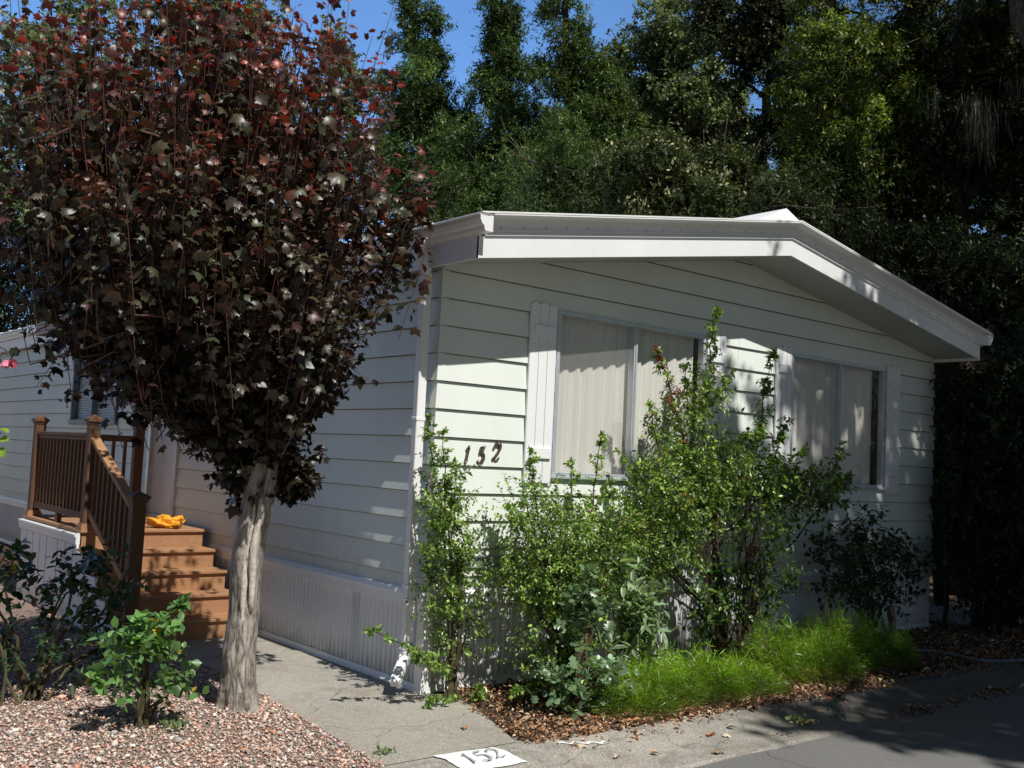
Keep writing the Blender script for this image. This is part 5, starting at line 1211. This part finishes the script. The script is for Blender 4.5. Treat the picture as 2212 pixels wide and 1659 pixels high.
shrubline('very dark shrub mass behind the ridge cap', 'bay_shrub', 1640, 1880, 440, 14.6, [(.025, .04, .016), (.045, .065, .022), (.08, .10, .03)], [5, 3, 1], 84, r=.6)
shrubline('dark tangled shrub behind the right end of the roof', 'bay_shrub', 1850, 2230, 560, 14.0, [(.018, .028, .012), (.03, .045, .018), (.06, .08, .03)], [5, 3, 1], 85, n=9, r=.6, deep=3, ntw=3600)
shrubline('dark hedge beyond the far end of the house at the left edge', 'bay_shrub', -120, 200, 500, 25, [(.02, .035, .015), (.035, .055, .02)], [5, 3], 86, n=7, r=1.2, leaf=.15, deep=4, ntw=3600)
shrubline('dark shrub beyond the side path past the right-hand house corner', 'bay_shrub', 1940, 2110, 690, 18.5, [(.018, .028, .012), (.03, .045, .018)], [5, 3], 87, n=5, r=.9, deep=6, ntw=3600, leaf=.12)
# tall screen well behind everything
for i, (u, v, d, lab) in enumerate(((1020, 330, 33, 'distant dark tree in the gap between the two conical trees'), (1340, 250, 31, 'distant dark tree behind the centre of the roof'), (1640, 360, 27, 'distant dark tree low behind the ridge cap'),
                          (1900, 60, 25, 'distant dark tree behind the yellow-green tree'), (2150, 60, 24, 'distant dark tree at the far right behind the mossy oak'), (480, 450, 36, 'distant dark tree behind the grey-green oak'))):
    rr = random.Random(i); sc = d / 2213.7
    tree('distant_tree', lab, gb(u, d), [tuple(at(u, 500, d)), tuple(at(u, v, d))], LU(*[(u + rr.gauss(0, 75), v + rr.uniform(0, 420), d + rr.uniform(-1, 1), rr.uniform(75, 110) * sc) for _ in range(15)]),
         .19, [(.022, .035, .016), (.035, .05, .02), (.05, .07, .03)], [4, 3, 2], 3000, 8, 90 + i, wid=1.3, trunk_r=.2)
# dark hedge hugging the right end of the house
b = (7.35, -.35, 0)
bush('laurel_hedge_shrub', 'tall very dark shrub crowding the right-hand corner of the house', 'shrub', b,
     [(b, (7.3, -.4, 1.6), .035), ((7.6, -.5, 0), (7.8, -.6, 1.8), .03), ((7.1, -.1, 0), (7.3, -.1, 1.5), .03), ((8.2, -.7, 0), (8.3, -.8, 1.6), .03), ((6.9, -.75, 0), (7.1, -.7, .9), .022)],
     [((7.35, -.45, 2.45), (.55, .4, .50), 200), ((7.1, -.75, 1.2), (.30, .25, .5), 70), ((7.5, -.8, .5), (.55, .3, .4), 130), ((7.0, -.7, .55), (.35, .2, .35), 70), ((8.4, -1.0, .6), (.7, .35, .5), 110), ((9.6, -1.0, 1.4), (.8, .5, 1.2), 160), ((7.35, -.45, 1.75), (.45, .4, .42), 150), ((7.9, -.5, 2.0), (.6, .45, .6), 190), ((7.35, -.5, 1.15), (.5, .4, .42), 130), ((8.0, -.7, 1.2), (.65, .45, .5), 170), ((8.7, -.9, 1.6), (.7, .5, .8), 170), ((8.5, -.5, 2.9), (.9, .6, .8), 200), ((6.75, -.55, 1.55), (.22, .2, .25), 26), ((6.75, -.6, .8), (.3, .22, .3), 36)],
     .075, [(.020, .034, .015), (.03, .05, .02), (.05, .08, .028)], [5, 4, 1.5], seed=33, dens=2.3, k=9, tl=(.15, .35), mat=M_LEAFDARK)

# the leaning oak by the road on the right: its trunk crosses the top right corner, its crown shades the road
def shade_tree(name, label, base, trunk, lumps, seed, leaf=.16, dens=58, r0=.34):
    rng = np.random.default_rng(seed); t = empty(name, base); tag(t, label, 'tree')
    O = []; 
    for c, r, dn in lumps:
        c = (c[0] - .62, c[1], c[2]); m = int(dens * r * r * dn); O.append(np.array(c) + unit(rng.normal(size=(m, 3))) * rng.uniform(0, 1, (m, 1)) ** .4 * r * np.array([1, 1, .55]))
    O = np.concatenate(O); D = unit(rng.normal(size=O.shape) + np.array([0, 0, .3])); L = rng.uniform(.2, .5, len(O))
    twig_leaves('crown', O, D, L, 9, leaf, T_DIAMOND, M_LEAFDARK, rng, t, [(.04, .06, .025), (.07, .09, .04)], [1, 1], 1.3, .9, .3)
    mb = MB(); fine = []
    for a, b_ in zip([base] + trunk, trunk): fine += path(a, b_, 3, .02)[:-1]
    fine.append(Vector(trunk[-1])); rr = list(np.linspace(r0, r0 * .45, len(fine))); mb.tube(fine, rr, 14, .1); mb.build('trunk', M_BARK, t, smooth=True)
    for c, r, dn in lumps:
        mb = MB()
        c = Vector((c[0] - .62, c[1], c[2])); j = min(range(len(fine) // 2, len(fine)), key=lambda i: (fine[i] - c).length); pp = path(fine[j], c, 4, .05, .03); mb.tube(pp, list(np.linspace(rr[j] * .4, .03, 5)), 6)
        mb.build('limb', M_BARK, t, smooth=True)
shade_tree('leaning_oak', 'leaning oak trunk crossing the top right corner, crown overhanging the road', (13.2, -1.9, -.05), [(11.8, -1.0, 4.0), (10.0, .35, 8.2), (9.0, .2, 11.0)],
     [((8.0, -3.6, 10.2), 1.6, 1), ((9.6, -5.2, 9.5), 1.8, 1), ((7.2, -5.8, 10.5), 1.3, 1), ((10.5, -2.8, 11.5), 1.6, 1), ((8.6, -7.2, 10.0), 1.5, 1), ((6.6, -4.5, 9.6), .9, .9)], 101)
shade_tree('road_oak', 'tall oak across the road whose loose crown throws dappled shade', (7.6, -10.8, -.05), [(7.2, -10.2, 5.0), (6.4, -9.0, 9.0), (5.6, -8.2, 12.0)],
     [((3.1, -6.6, 10.6), .55, .9), ((3.7, -5.4, 9.4), .6, .8), ((4.3, -7.6, 11.0), .9, 1), ((5.0, -6.0, 10.2), 1.0, 1), ((4.5, -6.9, 9.9), .7, 1), ((5.6, -5.2, 10.0), .8, 1), ((6.8, -6.6, 10.0), 1.1, 1), ((3.4, -7.7, 10.2), .45, .9), ((5.2, -9.8, 9.8), 1.0, 1.3), ((5.9, -7.2, 10.6), 1.2, 1), ((4.6, -8.8, 10.4), .9, .9), ((5.9, -9.2, 10.2), 1.4, 1), ((7.4, -8.6, 11.2), 1.6, 1), ((2.7, -8.4, 11.4), .4, .8), ((6.4, -5.6, 9.6), .7, .9), ((3.6, -9.6, 11.6), .6, .8), ((3.6, -10.6, 10.4), .8, 1.1), ((5.2, -10.4, 10.6), 1.1, 1.2), ((6.8, -10.6, 10.8), 1.4, 1.2), ((8.8, -10.0, 11.0), 1.7, 1.2), ((2.9, -9.4, 10.0), .6, 1), ((4.1, -9.6, 10.0), .8, 1.1), ((5.6, -9.0, 9.6), 1.0, 1.1), ((7.6, -9.4, 10.0), 1.3, 1.2), ((9.6, -8.8, 10.4), 1.6, 1.2), ((5.4, -6.9, 9.2), .9, 1.3), ((6.4, -7.6, 9.4), 1.0, 1.3), ((5.0, -8.2, 9.6), .8, 1.2), ((7.4, -6.6, 9.6), 1.1, 1.3), ((4.2, -7.4, 9.6), .5, 1), ((8.6, -7.0, 9.8), 1.2, 1.2), ((6.0, -10.9, 10.0), 1.2, 1.3), ((8.0, -11.2, 10.4), 1.4, 1.3), ((4.6, -10.6, 9.6), .7, 1.2), ((6.6, -9.6, 9.6), 1.1, 1.3), ((9.2, -11.0, 10.0), 1.5, 1.3), ((10.6, -7.6, 9.6), 1.6, 1.3), ((11.5, -10, 10), 1.8, 1.3), ((8.9, -5.4, 9.4), 1.2, 1.3), ((3.3, -10.4, 10.6), .7, 1.3), ((5.2, -6.3, 9.6), .8, 1.5), ((6.2, -6.2, 9.2), .8, 1.5), ((7.2, -5.8, 9.2), .8, 1.4), ((5.8, -8.2, 9.4), .8, 1.4), ((2.3, -9.0, 10.0), .42, 1.7), ((2.8, -9.5, 10.2), .5, 1.7), ((3.4, -9.8, 10.2), .6, 1.7), ((4.1, -9.9, 10.0), .7, 1.7), ((4.9, -9.9, 10.0), .7, 1.7), ((3.6, -9.1, 9.8), .55, 1.6), ((4.4, -9.0, 9.8), .6, 1.6), ((5.7, -9.7, 10.0), .8, 1.7), ((6.5, -9.0, 9.8), .8, 1.6), ((4.0, -11.2, 10.4), .8, 1.3), ((5.4, -11.6, 10.4), 1.0, 1.3), ((2.8, -10.2, 9.8), .5, 1.2), ((7.2, -12.0, 10.4), 1.2, 1.3), ((4.4, -11.6, 11.4), .6, .9)], 102)

scn.render.engine = 'CYCLES'
scn.render.resolution_x, scn.render.resolution_y = 1024, 768
